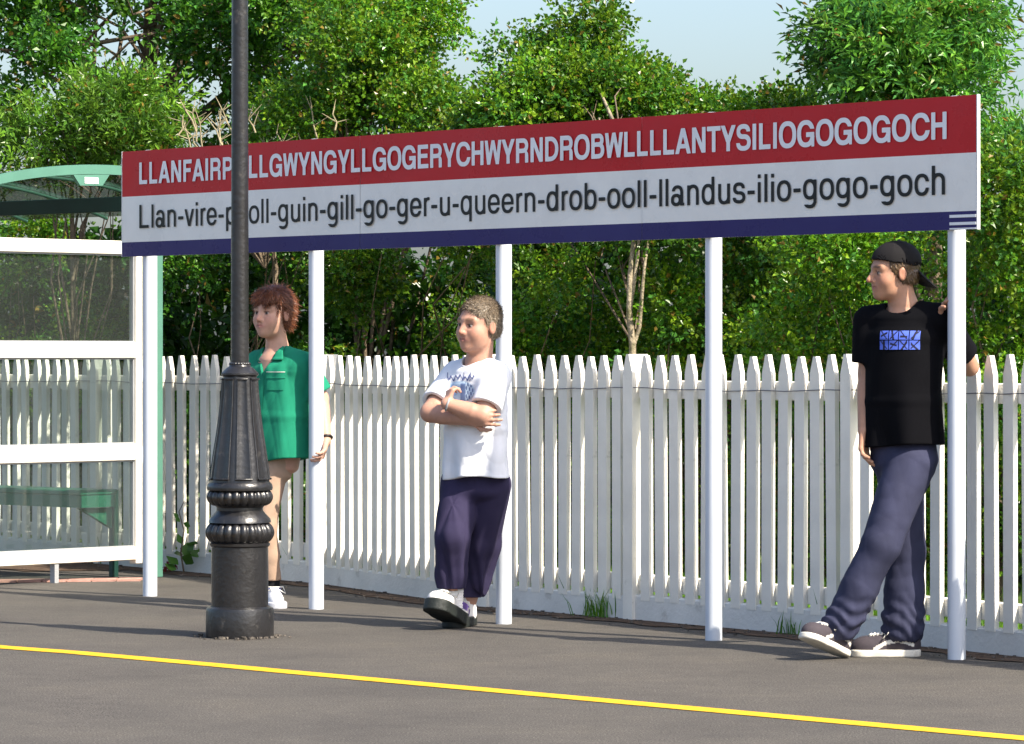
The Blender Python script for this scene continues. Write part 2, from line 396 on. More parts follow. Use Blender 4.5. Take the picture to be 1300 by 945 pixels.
# grotesque letterforms drawn from strokes, bowls and cuts, then filled as flat cut-vinyl meshes
def gl_box(x0, x1, y0, y1): return lambda X, Y: np.maximum(np.maximum(x0-X, X-x1), np.maximum(y0-Y, Y-y1))
def gl_line(xa, ya, xb, yb, w, flat=True):
    # slanted bar with horizontal ends, w measured horizontally
    def f(X, Y):
        t = (Y-ya)/(yb-ya); xc = xa + (xb-xa)*t
        k = abs(yb-ya)/math.hypot(xb-xa, yb-ya)
        return np.maximum((np.abs(X-xc)-w/2)*k, np.maximum(min(ya, yb)-Y, Y-max(ya, yb)))
    return f
def gl_ell(cx, cy, rx, ry, p=2.35):
    def f(X, Y):
        r = (np.abs((X-cx)/rx)**p + np.abs((Y-cy)/ry)**p)**(1/p); return (r-1)*min(rx, ry)
    return f
def U(*fs): return lambda X, Y: np.minimum.reduce([f(X, Y) for f in fs])
def I(*fs): return lambda X, Y: np.maximum.reduce([f(X, Y) for f in fs])
def SUB(a, *bs): return lambda X, Y: np.maximum.reduce([a(X, Y)] + [-b(X, Y) for b in bs])
def gl_ring(x0, x1, y0, y1, w, h=None, p=2.35):
    h = h or w*0.9; cx, cy, rx, ry = (x0+x1)/2, (y0+y1)/2, (x1-x0)/2, (y1-y0)/2
    return SUB(gl_ell(cx, cy, rx, ry, p), gl_ell(cx, cy, rx-w, ry-h, p))
def gl_bowl(x0, x1, y0, y1, w, h):
    # D shaped bowl, flat on the left
    rx = min((x1-x0)*0.62, (y1-y0)*0.55); ry = (y1-y0)/2; cy = (y0+y1)/2; xc = x1-rx
    out = U(gl_box(x0, xc, y0, y1), I(gl_ell(xc, cy, rx, ry, 2.2), gl_box(xc-0.001, x1, y0, y1)))
    inn = U(gl_box(x0+0.0, xc, y0+h, y1-h), I(gl_ell(xc, cy, rx-w, ry-h, 2.2), gl_box(xc-0.001, x1, y0, y1)))
    return SUB(out, inn)
def gl_arch(x0, x1, y1, w, h, yb=0.0, ya=None):
    # lower-case n: shoulder and right leg
    rx = (x1-x0)/2; ry = rx*1.02; cy = y1-ry; cx = (x0+x1)/2
    top = I(gl_ring(x0, x1, cy-ry, y1, w, h, 2.3), gl_box(x0, x1, cy, y1+0.1))
    return U(top, gl_box(x1-w, x1, yb, cy+0.002))
def cap_glyphs(w):
    h = w*0.88; o = 0.015; g = {}
    g['L'] = (U(gl_box(0.10, 0.10+w, 0, 1), gl_box(0.10, 0.74, 0, h)), 0.83)
    g['I'] = (gl_box(0.11, 0.11+w, 0, 1), 0.22+w)
    g['F'] = (U(gl_box(0.10, 0.10+w, 0, 1), gl_box(0.10, 0.75, 1-h, 1), gl_box(0.10, 0.68, 0.43, 0.43+h)), 0.80)
    g['E'] = (U(gl_box(0.10, 0.10+w, 0, 1), gl_box(0.10, 0.80, 1-h, 1), gl_box(0.10, 0.76, 0.435, 0.435+h), gl_box(0.10, 0.82, 0, h)), 0.89)
    g['T'] = (U(gl_box(0.42-w/2, 0.42+w/2, 0, 1), gl_box(0.03, 0.81, 1-h, 1)), 0.84)
    g['H'] = (U(gl_box(0.10, 0.10+w, 0, 1), gl_box(0.88-w, 0.88, 0, 1), gl_box(0.10, 0.88, 0.44, 0.44+h)), 0.98)
    g['N'] = (U(gl_box(0.10, 0.10+w, 0, 1), gl_box(0.88-w, 0.88, 0, 1), gl_line(0.88-w*0.55, 0, 0.10+w*0.55, 1, w*1.1)), 0.98)
    g['A'] = (U(gl_line(0.02+w*0.55, 0, 0.48, 1, w*1.08), gl_line(0.94-w*0.55, 0, 0.48, 1, w*1.08), gl_box(0.22, 0.74, 0.21, 0.21+h*0.95)), 0.96)
    g['W'] = (U(gl_line(0.29, 0, 0.02+w*0.52, 1, w), gl_line(0.29, 0, 0.57, 1, w*0.95), gl_line(0.85, 0, 0.57, 1, w*0.95), gl_line(0.85, 0, 1.12-w*0.52, 1, w)), 1.14)
    g['Y'] = (U(gl_box(0.46-w/2, 0.46+w/2, 0, 0.42), gl_line(0.46, 0.36, 0.03+w*0.58, 1, w*1.15), gl_line(0.46, 0.36, 0.89-w*0.58, 1, w*1.15)), 0.92)
    g['O'] = (gl_ring(0.05, 1.01, -o, 1+o, w*1.04, h), 1.06)
    cut = I(gl_box(0.55, 1.3, 0.36, 0.655))
    C = SUB(gl_ring(0.05, 1.0, -o, 1+o, w*1.04, h), cut)
    g['C'] = (C, 1.02)
    g['G'] = (U(SUB(gl_ring(0.05, 1.0, -o, 1+o, w*1.04, h), gl_box(0.55, 1.3, 0.40, 0.675)), gl_box(0.54, 0.985, 0.37, 0.37+h), gl_box(0.985-w*0.75, 0.985, 0.0, 0.45)), 1.07)
    g['D'] = (U(gl_box(0.10, 0.10+w, 0, 1), gl_bowl(0.10, 0.93, 0, 1, w, h)), 0.99)
    P = U(gl_box(0.10, 0.10+w, 0, 1), gl_bowl(0.10, 0.86, 0.37, 1, w, h))
    g['P'] = (P, 0.90)
    g['R'] = (U(gl_box(0.10, 0.10+w, 0, 1), gl_bowl(0.10, 0.88, 0.40, 1, w, h), gl_box(0.88-w*0.98, 0.885, 0.0, 0.30), I(gl_ell(0.60, 0.27, 0.285, 0.24, 2.3), gl_box(0.88-w, 1, 0.27, 0.6))), 0.98)
    g['B'] = (U(gl_box(0.10, 0.10+w, 0, 1), gl_bowl(0.10, 0.85, 0.475, 1, w, h), gl_bowl(0.10, 0.89, 0, 0.475+h, w, h)), 0.96)
    up = SUB(gl_ring(0.07, 0.83, 0.44, 1+o, w, h), gl_box(0.45, 1.0, 0.36, 0.70), gl_box(0.60, 1.0, 0.3, 0.72))
    lo = SUB(gl_ring(0.05, 0.87, -o, 0.44+h, w, h), gl_box(-0.2, 0.46, 0.31, 0.66), gl_box(-0.2, 0.3, 0.29, 0.7))
    g['S'] = (U(up, lo), 0.91)
    return g
def low_glyphs(w):
    h = w*0.86; o = 0.013; x = 0.735; g = {}
    g['L'] = (U(gl_box(0.10, 0.10+w*1.08, 0, 1), gl_box(0.10, 0.74, 0, h*1.05)), 0.84)
    g['l'] = (gl_box(0.085, 0.085+w, 0, 1), 0.17+w)
    g['i'] = (U(gl_box(0.085, 0.085+w, 0, x-0.01), gl_box(0.085, 0.085+w, 0.86, 1)), 0.17+w)
    g['-'] = (gl_box(0.06, 0.40, 0.30, 0.30+h*1.1), 0.46)
    n = lambda x1=0.66: U(gl_box(0.09, 0.09+w, 0, x-0.01), gl_arch(0.09, x1, x+o, w, h))
    g['n'] = (n(), 0.75)
    g['h'] = (U(gl_box(0.09, 0.09+w, 0, 1), gl_arch(0.09, 0.66, x+o, w, h)), 0.75)
    un = gl_arch(0.09, 0.66, x+o, w, h)
    g['u'] = ((lambda f: (lambda X, Y: f(0.75-X, x-0.01-Y)))(n()), 0.75)
    g['r'] = (U(gl_box(0.09, 0.09+w, 0, x-0.01), I(gl_ring(0.09, 0.66, 0.20, x+o, w, h), gl_box(0.1, 0.42, 0.46, x+o))), 0.45)
    g['o'] = (gl_ring(0.045, 0.705, -o, x+o, w, h), 0.75)
    g['c'] = (SUB(gl_ring(0.045, 0.68, -o, x+o, w, h), gl_box(0.38, 1, 0.265, 0.475)), 0.70)
    g['e'] = (U(SUB(gl_ring(0.045, 0.70, -o, x+o, w, h), gl_box(0.38, 1, 0.225, 0.335)), gl_box(0.10, 0.695, 0.315, 0.315+h*0.9)), 0.75)
    bowl = gl_ring(0.045, 0.665, -o, x+o, w, h)
    g['d'] = (U(bowl, gl_box(0.665-w, 0.665, 0, 1)), 0.755)
    g['q'] = (U(bowl, gl_box(0.665-w, 0.665, -0.27, x-0.01)), 0.755)
    g['b'] = ((lambda f: (lambda X, Y: f(0.755-X, Y)))(g['d'][0]), 0.755)
    g['p'] = ((lambda f: (lambda X, Y: f(0.755-X, Y)))(g['q'][0]), 0.755)
    hook = SUB(gl_ring(0.06, 0.665, -0.285, 0.32, w, h), gl_box(-1, 2, -0.085, 1), gl_box(-1, 0.30, -0.145, 1))
    g['g'] = (U(gl_ring(0.045, 0.665, 0.02, x+o, w, h), gl_box(0.665-w, 0.665, -0.09, x-0.01), hook), 0.755)
    g['v'] = (U(gl_line(0.335, 0, 0.02+w*0.53, x-0.01, w*1.06), gl_line(0.335, 0, 0.65-w*0.53, x-0.01, w*1.06)), 0.67)
    at_ = SUB(gl_ring(0.08, 0.645, 0.17, x+o, w, h), gl_box(-1, 0.38, -1, 0.53), gl_box(-1, 2, -1, 0.455))
    ab = gl_ring(0.045, 0.56, -o, 0.44, w, h)
    g['a'] = (U(at_, gl_box(0.645-w, 0.645, 0.10, 0.50), gl_box(0.645-w, 0.70, 0, 0.1), ab), 0.75)
    up = SUB(gl_ring(0.06, 0.61, 0.31, x+o, w, h), gl_box(0.335, 1, 0.25, 0.525))
    lo = SUB(gl_ring(0.04, 0.64, -o, 0.31+h, w, h), gl_box(-0.3, 0.34, 0.205, 0.6))
    g['s'] = (U(up, lo), 0.68)
    return g
def glyph_mesh(f, x1, y0, y1, res):
    # marching squares fill: runs of full cells merged, boundary cells clipped
    xs = np.arange(-0.06, x1+0.06, res); ys = np.arange(y0-0.05, y1+0.05, res)
    X, Y = np.meshgrid(xs, ys, indexing='ij'); D = f(X, Y); D = np.where(np.abs(D) < 1e-6, 1e-6, D)
    V = []; F = []
    S = D < 0
    for j in range(len(ys)-1):
        i = 0
        while i < len(xs)-1:
            c = [S[i, j], S[i+1, j], S[i+1, j+1], S[i, j+1]]
            if all(c):
                k = i
                while k < len(xs)-1 and S[k, j] and S[k+1, j] and S[k, j+1] and S[k+1, j+1]: k += 1
                o = len(V); V += [(xs[i], ys[j]), (xs[k], ys[j]), (xs[k], ys[j+1]), (xs[i], ys[j+1])]; F.append((o, o+1, o+2, o+3)); i = k; continue
            if any(c):
                P = [(i, j), (i+1, j), (i+1, j+1), (i, j+1)]; poly = []
                for a in range(4):
                    p, q = P[a], P[(a+1) % 4]; dp, dq = D[p], D[q]
                    if dp < 0: poly.append((xs[p[0]], ys[p[1]]))
                    if (dp < 0) != (dq < 0):
                        t = dp/(dp-dq); poly.append((xs[p[0]]+(xs[q[0]]-xs[p[0]])*t, ys[p[1]]+(ys[q[1]]-ys[p[1]])*t))
                if len(poly) > 2:
                    o = len(V); V += poly; F.append(tuple(range(o, o+len(poly))))
            i += 1
    return V, F
def lettering(txt, x0, x1, z0, z1, glyphs, track, mat, loose=0.0):
    cache = {}; V = []; F = []; pen = 0.0
    for qi, ch in enumerate(txt):
        f, adv = glyphs[ch]
        if ch not in cache: cache[ch] = glyph_mesh(f, adv, -0.3, 1.0, 0.022)
        v, fc = cache[ch]; o = len(V)
        V += [(x+pen, y) for x, y in v]; F += [tuple(i+o for i in q) for q in fc]; pen += adv + track + loose*max(0.0, 1-qi/(0.42*len(txt)))
    xs = [v[0] for v in V]; X0, X1 = min(xs), max(xs); s0, s1 = s_of(x0), s_of(x1)
    print('letter aspect', (s1-s0)/(X1-X0)/(z1-z0))
    return MB().add([(s0+(x-X0)/(X1-X0)*(s1-s0), -PT-0.0064, z0+y*(z1-z0)) for x, y in V], F).build('lettering', mat, sign)
l1 = lettering('LLANFAIRPWLLGWYNGYLLGOGERYCHWYRNDROBWLLLLANTYSILIOGOGOGOCH', 178, 1203, 2.176, 2.2905, cap_glyphs(0.205), -0.05, M['letterwhite'], 0.035)
l2 = lettering('Llan-vire-pooll-guin-gill-go-ger-u-queern-drob-ooll-llandus-ilio-gogo-goch', 178, 1201, 1.944, 2.067, low_glyphs(0.142), 0.0, M['letterblack'], 0.0)
for px in (190.5, 401.5, 639.5, 906, 1214.5):
    k_ = (px-650)/FPX; A_ = SA - sn*0.05; q = (k_*A_.y - A_.x)/(su.x - k_*su.y); prof = [(0.038, -0.02), (0.038, 2.344), (0.0405, 2.345), (0.0405, 2.354), (0.02, 2.358)]
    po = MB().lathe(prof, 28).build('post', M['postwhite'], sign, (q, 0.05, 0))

# ------------------------------------------------------------------ cast-iron lamp post
LX = -345.5*17.79/5000
lamp = tag(empty('lamp_post', (LX, 17.79, 0), 0.2), 'black cast-iron lamp post with flared panelled base on the platform', 'lamp post')
def prof_smooth(p): return p
MB().lathe([(0.150, -0.02), (0.154, 0.0), (0.154, 0.118), (0.150, 0.132), (0.135, 0.140)], 48).build('base_ring', M['lampblack'], lamp)
MB().lathe([(0.128, 0.138), (0.129, 0.30), (0.128, 0.408), (0.136, 0.414), (0.137, 0.424), (0.125, 0.43)], 48).build('drum', M['lampblack'], lamp)
def gad(n, amp):
    def f(r, z, a, i):
        c = abs(math.cos(n*a/2)); return r*(1 - amp + amp*(c**0.6))
    return f
def ring(z0, z1, r0, r1, n, amp, name):
    pr = []
    for k in range(11):
        t = k/10; pr.append((r0 + (r1-r0)*math.sin(math.pi*t)**0.6, z0+(z1-z0)*t))
    MB().lathe(pr, 200, gad(n, amp)).build(name, M['lampblack'], lamp)
ring(0.424, 0.522, 0.120, 0.157, 24, 0.10, 'lobed_ring')
MB().lathe([(0.142, 0.518), (0.138, 0.535), (0.118, 0.556), (0.105, 0.572), (0.105, 0.586), (0.112, 0.594), (0.128, 0.598)], 48).build('neck', M['lampblack'], lamp)
ring(0.594, 0.672, 0.120, 0.151, 24, 0.10, 'lobed_ring')
MB().lathe([(0.147, 0.664), (0.149, 0.676), (0.146, 0.69), (0.137, 0.70)], 48).build('moulding', M['lampblack'], lamp)
flare = [(0.136, 0.698), (0.131, 0.74), (0.121, 0.81), (0.110, 0.88), (0.0985, 0.95), (0.089, 1.03), (0.082, 1.10), (0.077, 1.18)]
def octa(r, z, a, i):
    k = (a + math.pi/8) % (math.pi/4) - math.pi/8
    return r*(0.55 + 0.45*math.cos(math.pi/8)/math.cos(k)/0.96)
MB().lathe(flare, 64, octa).build('flared_shaft', M['lampblack'], lamp)
def rr_at(z):
    for (r0, z0), (r1, z1) in zip(flare, flare[1:]):
        if z0 <= z <= z1: return r0 + (r1-r0)*(z-z0)/(z1-z0)
    return flare[-1][0]
for k in range(8):
    am = k*math.pi/4; mb = MB(); zs = list(np.linspace(0.715, 1.165, 10)); V = []; F = []
    for z in zs:
        r = rr_at(z); hw = 0.285
        for a, dr in ((-hw, -0.002), (-hw*0.97, 0.0055), (-hw*0.78, 0.0055), (-hw*0.70, 0.001), (0, 0.0015), (hw*0.70, 0.001), (hw*0.78, 0.0055), (hw*0.97, 0.0055), (hw, -0.002)):
            ro = octa(r, z, am+a, 0) + dr
            V.append((ro*math.cos(am+a), ro*math.sin(am+a), z))
    for i in range(9):
        for j in range(8): F.append((i*9+j, i*9+j+1, (i+1)*9+j+1, (i+1)*9+j))
    for zz, j0 in ((0.715, 0), (1.165, 9)):
        r = rr_at(zz)+0.006
        arc = [((r)*math.cos(am+t*0.28), (r)*math.sin(am+t*0.28), zz) for t in np.linspace(-1, 1, 7)]
        mb.tube(arc, 0.005, 6)
    mb.add(V, F, True).build('panel', M['lampblack'], lamp)
MB().lathe([(0.076, 1.175), (0.084, 1.184), (0.084, 1.192), (0.078, 1.198), (0.062, 1.214), (0.050, 1.222), (0.047, 1.230)], 40).build('shoulder', M['lampblack'], lamp)
ring(1.182, 1.196, 0.078, 0.0845, 30, 0.05, 'beaded_ring'); ring(1.224, 1.242, 0.042, 0.0500, 20, 0.08, 'beaded_ring')
MB().lathe([(0.0405, 1.235), (0.0400, 1.6), (0.0378, 2.3), (0.0360, 3.2), (0.034, 4.1)], 32).build('shaft', M['lampblack'], lamp)
MB().lathe([(0.05, 4.10), (0.06, 4.14), (0.04, 4.2), (0.10, 4.30), (0.17, 4.72), (0.19, 4.75), (0.05, 4.92), (0.02, 5.02)], 6, smooth=False).build('lantern', M['lampblack'], lamp)
db = []
for k in range(46):
    a = rr.uniform(0, 6.28); r = 0.155 + abs(rr.gauss(0, 0.03)); s = rr.uniform(0.003, 0.011)
    mb = MB().box((-s, -s*0.8, 0), (s, s*0.8, s*1.1), Matrix.Translation((LX+r*math.cos(a), 17.79+r*math.sin(a), 0.001)) @ Matrix.Rotation(rr.uniform(0, 3), 4, 'Z'))
    db.append(mb)
gr = MB()
for m_ in db: gr.add(m_.v, m_.f)
for k in range(420):
    p = rr.choice(pts); t = rr.random(); s = rr.uniform(0.002, 0.009)
    if p.x < -3.2 or p.x > 2.6: continue
    q = p + Vector((-0.80, -0.55, 0))*(0.04 + 0.30*rr.random()**2)
    b2 = MB().box((-s, -s*0.8, 0), (s, s*0.8, s), Matrix.Translation((q.x, q.y, 0.003)) @ Matrix.Rotation(rr.uniform(0, 3), 4, 'Z'))
    gr.add(b2.v, b2.f)
tag(gr.build('gravel', M['ballast']), 'loose grit and dirt along the fence foot and lamp base', 'gravel', kind='stuff')

# ------------------------------------------------------------------ waiting shelter
SHC = Vector((-2.13, 22.5, 0)); pd = Vector((-0.677, -0.736, 0)); pdn = Vector((0.736, -0.677, 0))     # end panel direction (towards track), its outward normal
shel = tag(empty('waiting_shelter'), 'cream-framed glass waiting shelter with curved green roof at the platform end', 'shelter')
shel.matrix_basis = Matrix(((pd.x, pdn.x, 0, SHC.x), (pd.y, pdn.y, 0, SHC.y), (0, 0, 1, 0), (0, 0, 0, 1)))   # x towards the track, y out of the end
PW = 1.62
def rail_(z0, z1, t=0.028): MB().box((0.05, -t, z0), (PW-0.05, t, z1), bev=0.004).build('rail', M['cream'], shel)
rail_(1.846, 1.923); rail_(1.257, 1.347); rail_(0.675, 0.770); rail_(0.108, 0.182)
for x in (0.0, PW-0.05): MB().box((x, -0.031, 0.085), (x+0.05, 0.031, 1.923), bev=0.004).build('stile', M['cream'], shel)
for z0, z1 in ((1.347, 1.846), (0.770, 1.257), (0.182, 0.675)):
    MB().box((0.05, -0.004, z0), (PW-0.05, 0.004, z1)).build('pane', M['glass'], shel)
    for a, b2 in (((0.05, -0.014, z0), (0.058, 0.014, z1)), ((0.058, -0.014, z1-0.008), (PW-0.05, 0.014, z1)), ((0.058, -0.014, z0), (PW-0.05, 0.014, z0+0.008))):
        MB().box(a, b2).build('glazing_bead', M['greymetal'], shel)
for x in (0.62, PW-0.1): MB().box((x, -0.02, 0.0), (x+0.03, 0.02, 0.108)).build('foot', M['greymetal'], shel)
MB().box((-0.16, -0.028, 0), (-0.105, 0.028, 2.30), bev=0.004).build('corner_post', M['palegreen'], shel)
MB().box((PW-0.02, -0.10, 0), (PW+0.035, -0.045, 2.22), bev=0.004).build('corner_post', M['palegreen'], shel)
for yy in (-1.42, -2.9): MB().box((-0.03, yy-0.03, 0), (0.03, yy+0.03, 2.12), bev=0.003).build('rear_post', M['greymetal'], shel)
MB().box((-0.05, -4.4, 2.10), (0.0, 0.03, 2.185), bev=0.004).build('roof_beam', M['darkgreen'], shel)
MB().box((PW-0.02, -4.4, 2.10), (PW+0.03, 0.03, 2.185), bev=0.004).build('roof_beam', M['darkgreen'], shel)
AX, AZ, AR = 0.33, 2.322, 4.1
def arch(x, off=0.0): return AZ + off - (x-AX)**2/(2*AR)
xs = np.linspace(-0.95, 1.95, 30)
V = []; F = []
for yy in (0.10, -4.5):
    for x in xs: V.append((x, yy, arch(x)))
n = len(xs)
for i in range(n-1): F.append((i, i+1, n+i+1, n+i))
MB().add(V, F, True).build('roof_sheet', M['roofsheet'], shel)
def fascia(yy):
    mb = MB(); V = []; F = []
    for x in xs:
        dz = 0.053
        # badge plate hangs below the fascia
        d1 = max(0.0, min(1.0, (x-0.38)/0.06)) * max(0.0, min(1.0, (0.70-x)/0.06))
        for z in (arch(x, 0.022), arch(x, 0.022)-dz-0.0*d1):
            V.append((x, yy, z)); V.append((x, yy-0.03, z))
    for i in range(n-1):
        a = i*4; b2 = a+4
        F += [(a, a+2, b2+2, b2), (a+1, b2+1, b2+3, a+3), (a, b2, b2+1, a+1), (a+2, a+3, b2+3, b2+2)]
    F += [(0, 1, 3, 2), ((n-1)*4, (n-1)*4+2, (n-1)*4+3, (n-1)*4+1)]
    return mb.add(V, F)
fascia(0.13).build('fascia', M['palegreen'], shel)
bz = arch(0.46)
bd = MB(); bp_ = [(0.335, bz-0.028), (0.605, bz-0.040), (0.555, bz-0.098), (0.39, bz-0.094)]
V = [(x, 0.128, z) for x, z in bp_] + [(x, 0.102, z) for x, z in bp_]
bd.add(V, [(3, 2, 1, 0), (4, 5, 6, 7)] + [(i, (i+1) % 4, (i+1) % 4+4, i+4) for i in range(4)])
plate = bd.build('badge_plate', M['palegreen'], shel)
MB().box((0.425, 0.129, bz-0.085), (0.525, 0.1315, bz-0.050)).build('label', M['letterwhite'], plate)
for k in range(3): MB().box((0.435, 0.1316, bz-0.079+k*0.010), (0.515-0.01*k, 0.1322, bz-0.076+k*0.010)).build('printed_line', M['greymetal'], plate)
for yy in (-0.62, -1.35, -2.1, -2.9, -3.7):
    mb = MB(); mb.tube([(x, yy, arch(x)-0.012) for x in xs], 0.011, 6); mb.build('roof_rib', M['palegreen'], shel)
bench = tag(empty('bench'), 'green bench along the back inside the glass shelter', 'bench')
bench.matrix_basis = shel.matrix_basis.copy()
MB().box((0.02, -3.9, 0.475), (0.30, -0.16, 0.505), bev=0.006).build('seat', M['green'], bench)
MB().box((0.03, -3.9, 0.405), (0.29, -0.165, 0.474)).build('seat_apron', M['green'], bench)
for yy in (-0.20, -1.6, -3.2):
    V = [(0.03, yy, 0.40), (0.27, yy, 0.40), (0.03, yy, 0.28)]; V += [(x, yy-0.03, z) for x, _, z in V]
    MB().add(V, [(0, 1, 2), (5, 4, 3), (0, 3, 4, 1), (1, 4, 5, 2), (2, 5, 3, 0)]).build('bracket', M['green'], bench)
    MB().box((-0.02, yy-0.03, 0.0), (0.025, yy, 0.50)).build('leg', M['darkgreen'], bench)

# ------------------------------------------------------------------ trees, shrubs and weeds
def leaf_mat(name, rough=0.30, transl=0.30, spec=0.30):
    m, nt, b = new_mat(name); out = nt.nodes['Material Output']
    at_ = N(nt, 'ShaderNodeAttribute'); at_.attribute_name = 'Col'
    nt.links.new(at_.outputs['Color'], b.inputs['Base Color']); b.inputs['Roughness'].default_value = rough; b.inputs['Specular IOR Level'].default_value = spec
    tl = N(nt, 'ShaderNodeBsdfTranslucent')
    hs = N(nt, 'ShaderNodeHueSaturation'); hs.inputs['Value'].default_value = 1.5; hs.inputs['Hue'].default_value = 0.495; nt.links.new(at_.outputs['Color'], hs.inputs['Color']); nt.links.new(hs.outputs[0], tl.inputs[0])
    mx = N(nt, 'ShaderNodeMixShader'); mx.inputs[0].default_value = transl
    nt.links.new(b.outputs[0], mx.inputs[1]); nt.links.new(tl.outputs[0], mx.inputs[2]); nt.links.new(mx.outputs[0], out.inputs[0])
    return m
M['leaf'] = leaf_mat('leaf')
M['bark'] = pmat('bark', (0.17, 0.13, 0.09), 0.9, 0.2, 0.5, 12, 0.8, 40, bdist=0.02)
M['palebark'] = pmat('pale_bark', (0.36, 0.30, 0.21), 0.9, 0.2, 0.4, 14, 0.8, 40, dirt=((0.16, 0.15, 0.08), 12, 0.5, 0.65), bdist=0.02)
M['deadtwig'] = pmat('dead_twig', (0.34, 0.29, 0.18), 0.9, 0.2, 0.3, 14)

def unit(a): return a/np.maximum(np.linalg.norm(a, axis=-1, keepdims=True), 1e-9)
def sprays_mesh(name, O, D, Nn, K, length, ll, lw, ang, cols, g, jit=0.25, tint=None):
    """leaf sprays: K folded leaves set alternately along each twig O + t*D; returns mesh"""
    n = len(O)
    D = unit(D); Nn = unit(Nn - D*(Nn*D).sum(1, keepdims=True)); S = np.cross(D, Nn)
    t = (np.arange(K)+0.6)/K
    side = np.where(np.arange(K) % 2 == 0, 1.0, -1.0); 
    L = length*g.uniform(0.7, 1.3, (n, 1, 1))
    a = ang*(0.75+0.5*g.random((n, K, 1))); a[:, -1] *= 0.2
    base = O[:, None, :] + D[:, None, :]*(t[None, :, None]*L) + g.normal(0, 0.012, (n, K, 3))
    ax = D[:, None, :]*np.cos(a) + S[:, None, :]*(np.sin(a)*side[None, :, None])
    ax = unit(ax + g.normal(0, jit, (n, K, 3)))
    nm = unit(Nn[:, None, :] + g.normal(0, jit*1.5, (n, K, 3))); nm = unit(nm - ax*(nm*ax).sum(2, keepdims=True))
    sd = np.cross(ax, nm)
    sz = g.uniform(0.65, 1.25, (n, K, 1))
    tip = base + ax*(ll*sz) - nm*(ll*0.12*sz)
    mid = base + ax*(ll*0.45*sz); up = nm*(lw*0.22*sz)
    lft = mid + sd*(lw*0.5*sz) + up; rgt = mid - sd*(lw*0.5*sz) + up
    V = np.stack([base, lft, tip, rgt], 2).reshape(-1, 3)
    m = n*K; i = np.arange(m)*4
    F = np.concatenate([np.stack([i, i+1, i+2], 1), np.stack([i, i+2, i+3], 1)])
    c = cols[g.integers(0, len(cols), n)][:, None, :]*g.uniform(0.6, 1.35, (n, K, 1))*g.uniform(0.75, 1.25, (n, 1, 1))
    if tint is not None: c = c*tint[:, None, None]
    yel = (g.random((n, K, 1)) < 0.028); c = np.where(yel, np.array([0.22, 0.15, 0.025])*g.uniform(0.6, 1.2, (n, K, 1)), c)
    C = np.repeat(c.reshape(-1, 3), 4, 0)
    return np_mesh(name, V, F, C, smooth=False)
def vnoise(P, f, seed):
    g = np.random.default_rng(seed); r = 0
    for k in range(5):
        w = unit(g.normal(size=(1, 3)))[0]*f*g.uniform(0.7, 1.5); w2 = unit(g.normal(size=(1, 3)))[0]*f*0.8
        r = r + np.sin(P@w*2*np.pi + 1.6*np.sin(P@w2*2*np.pi + g.uniform(0, 6)) + g.uniform(0, 6))
    return r/5
HAW = np.array([(0.085, 0.203, 0.010), (0.122, 0.250, 0.011), (0.064, 0.177, 0.013), (0.166, 0.270, 0.015), (0.069, 0.208, 0.028)])
ASH = np.array([(0.074, 0.221, 0.030), (0.099, 0.250, 0.026), (0.128, 0.269, 0.030), (0.064, 0.202, 0.043)])
BRIGHT = np.array([(0.095, 0.215, 0.018), (0.12, 0.235, 0.02), (0.08, 0.195, 0.02)])
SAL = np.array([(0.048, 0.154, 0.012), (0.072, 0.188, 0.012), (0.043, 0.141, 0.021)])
KIND = {  # K, twig length, leaf length, leaf width, angle, jitter
    'haw': (11, 0.17, 0.032, 0.025, 1.0, 0.45),
    'ash': (11, 0.19, 0.055, 0.019, 0.95, 0.22),
    'broad': (9, 0.20, 0.052, 0.034, 1.0, 0.35),
}
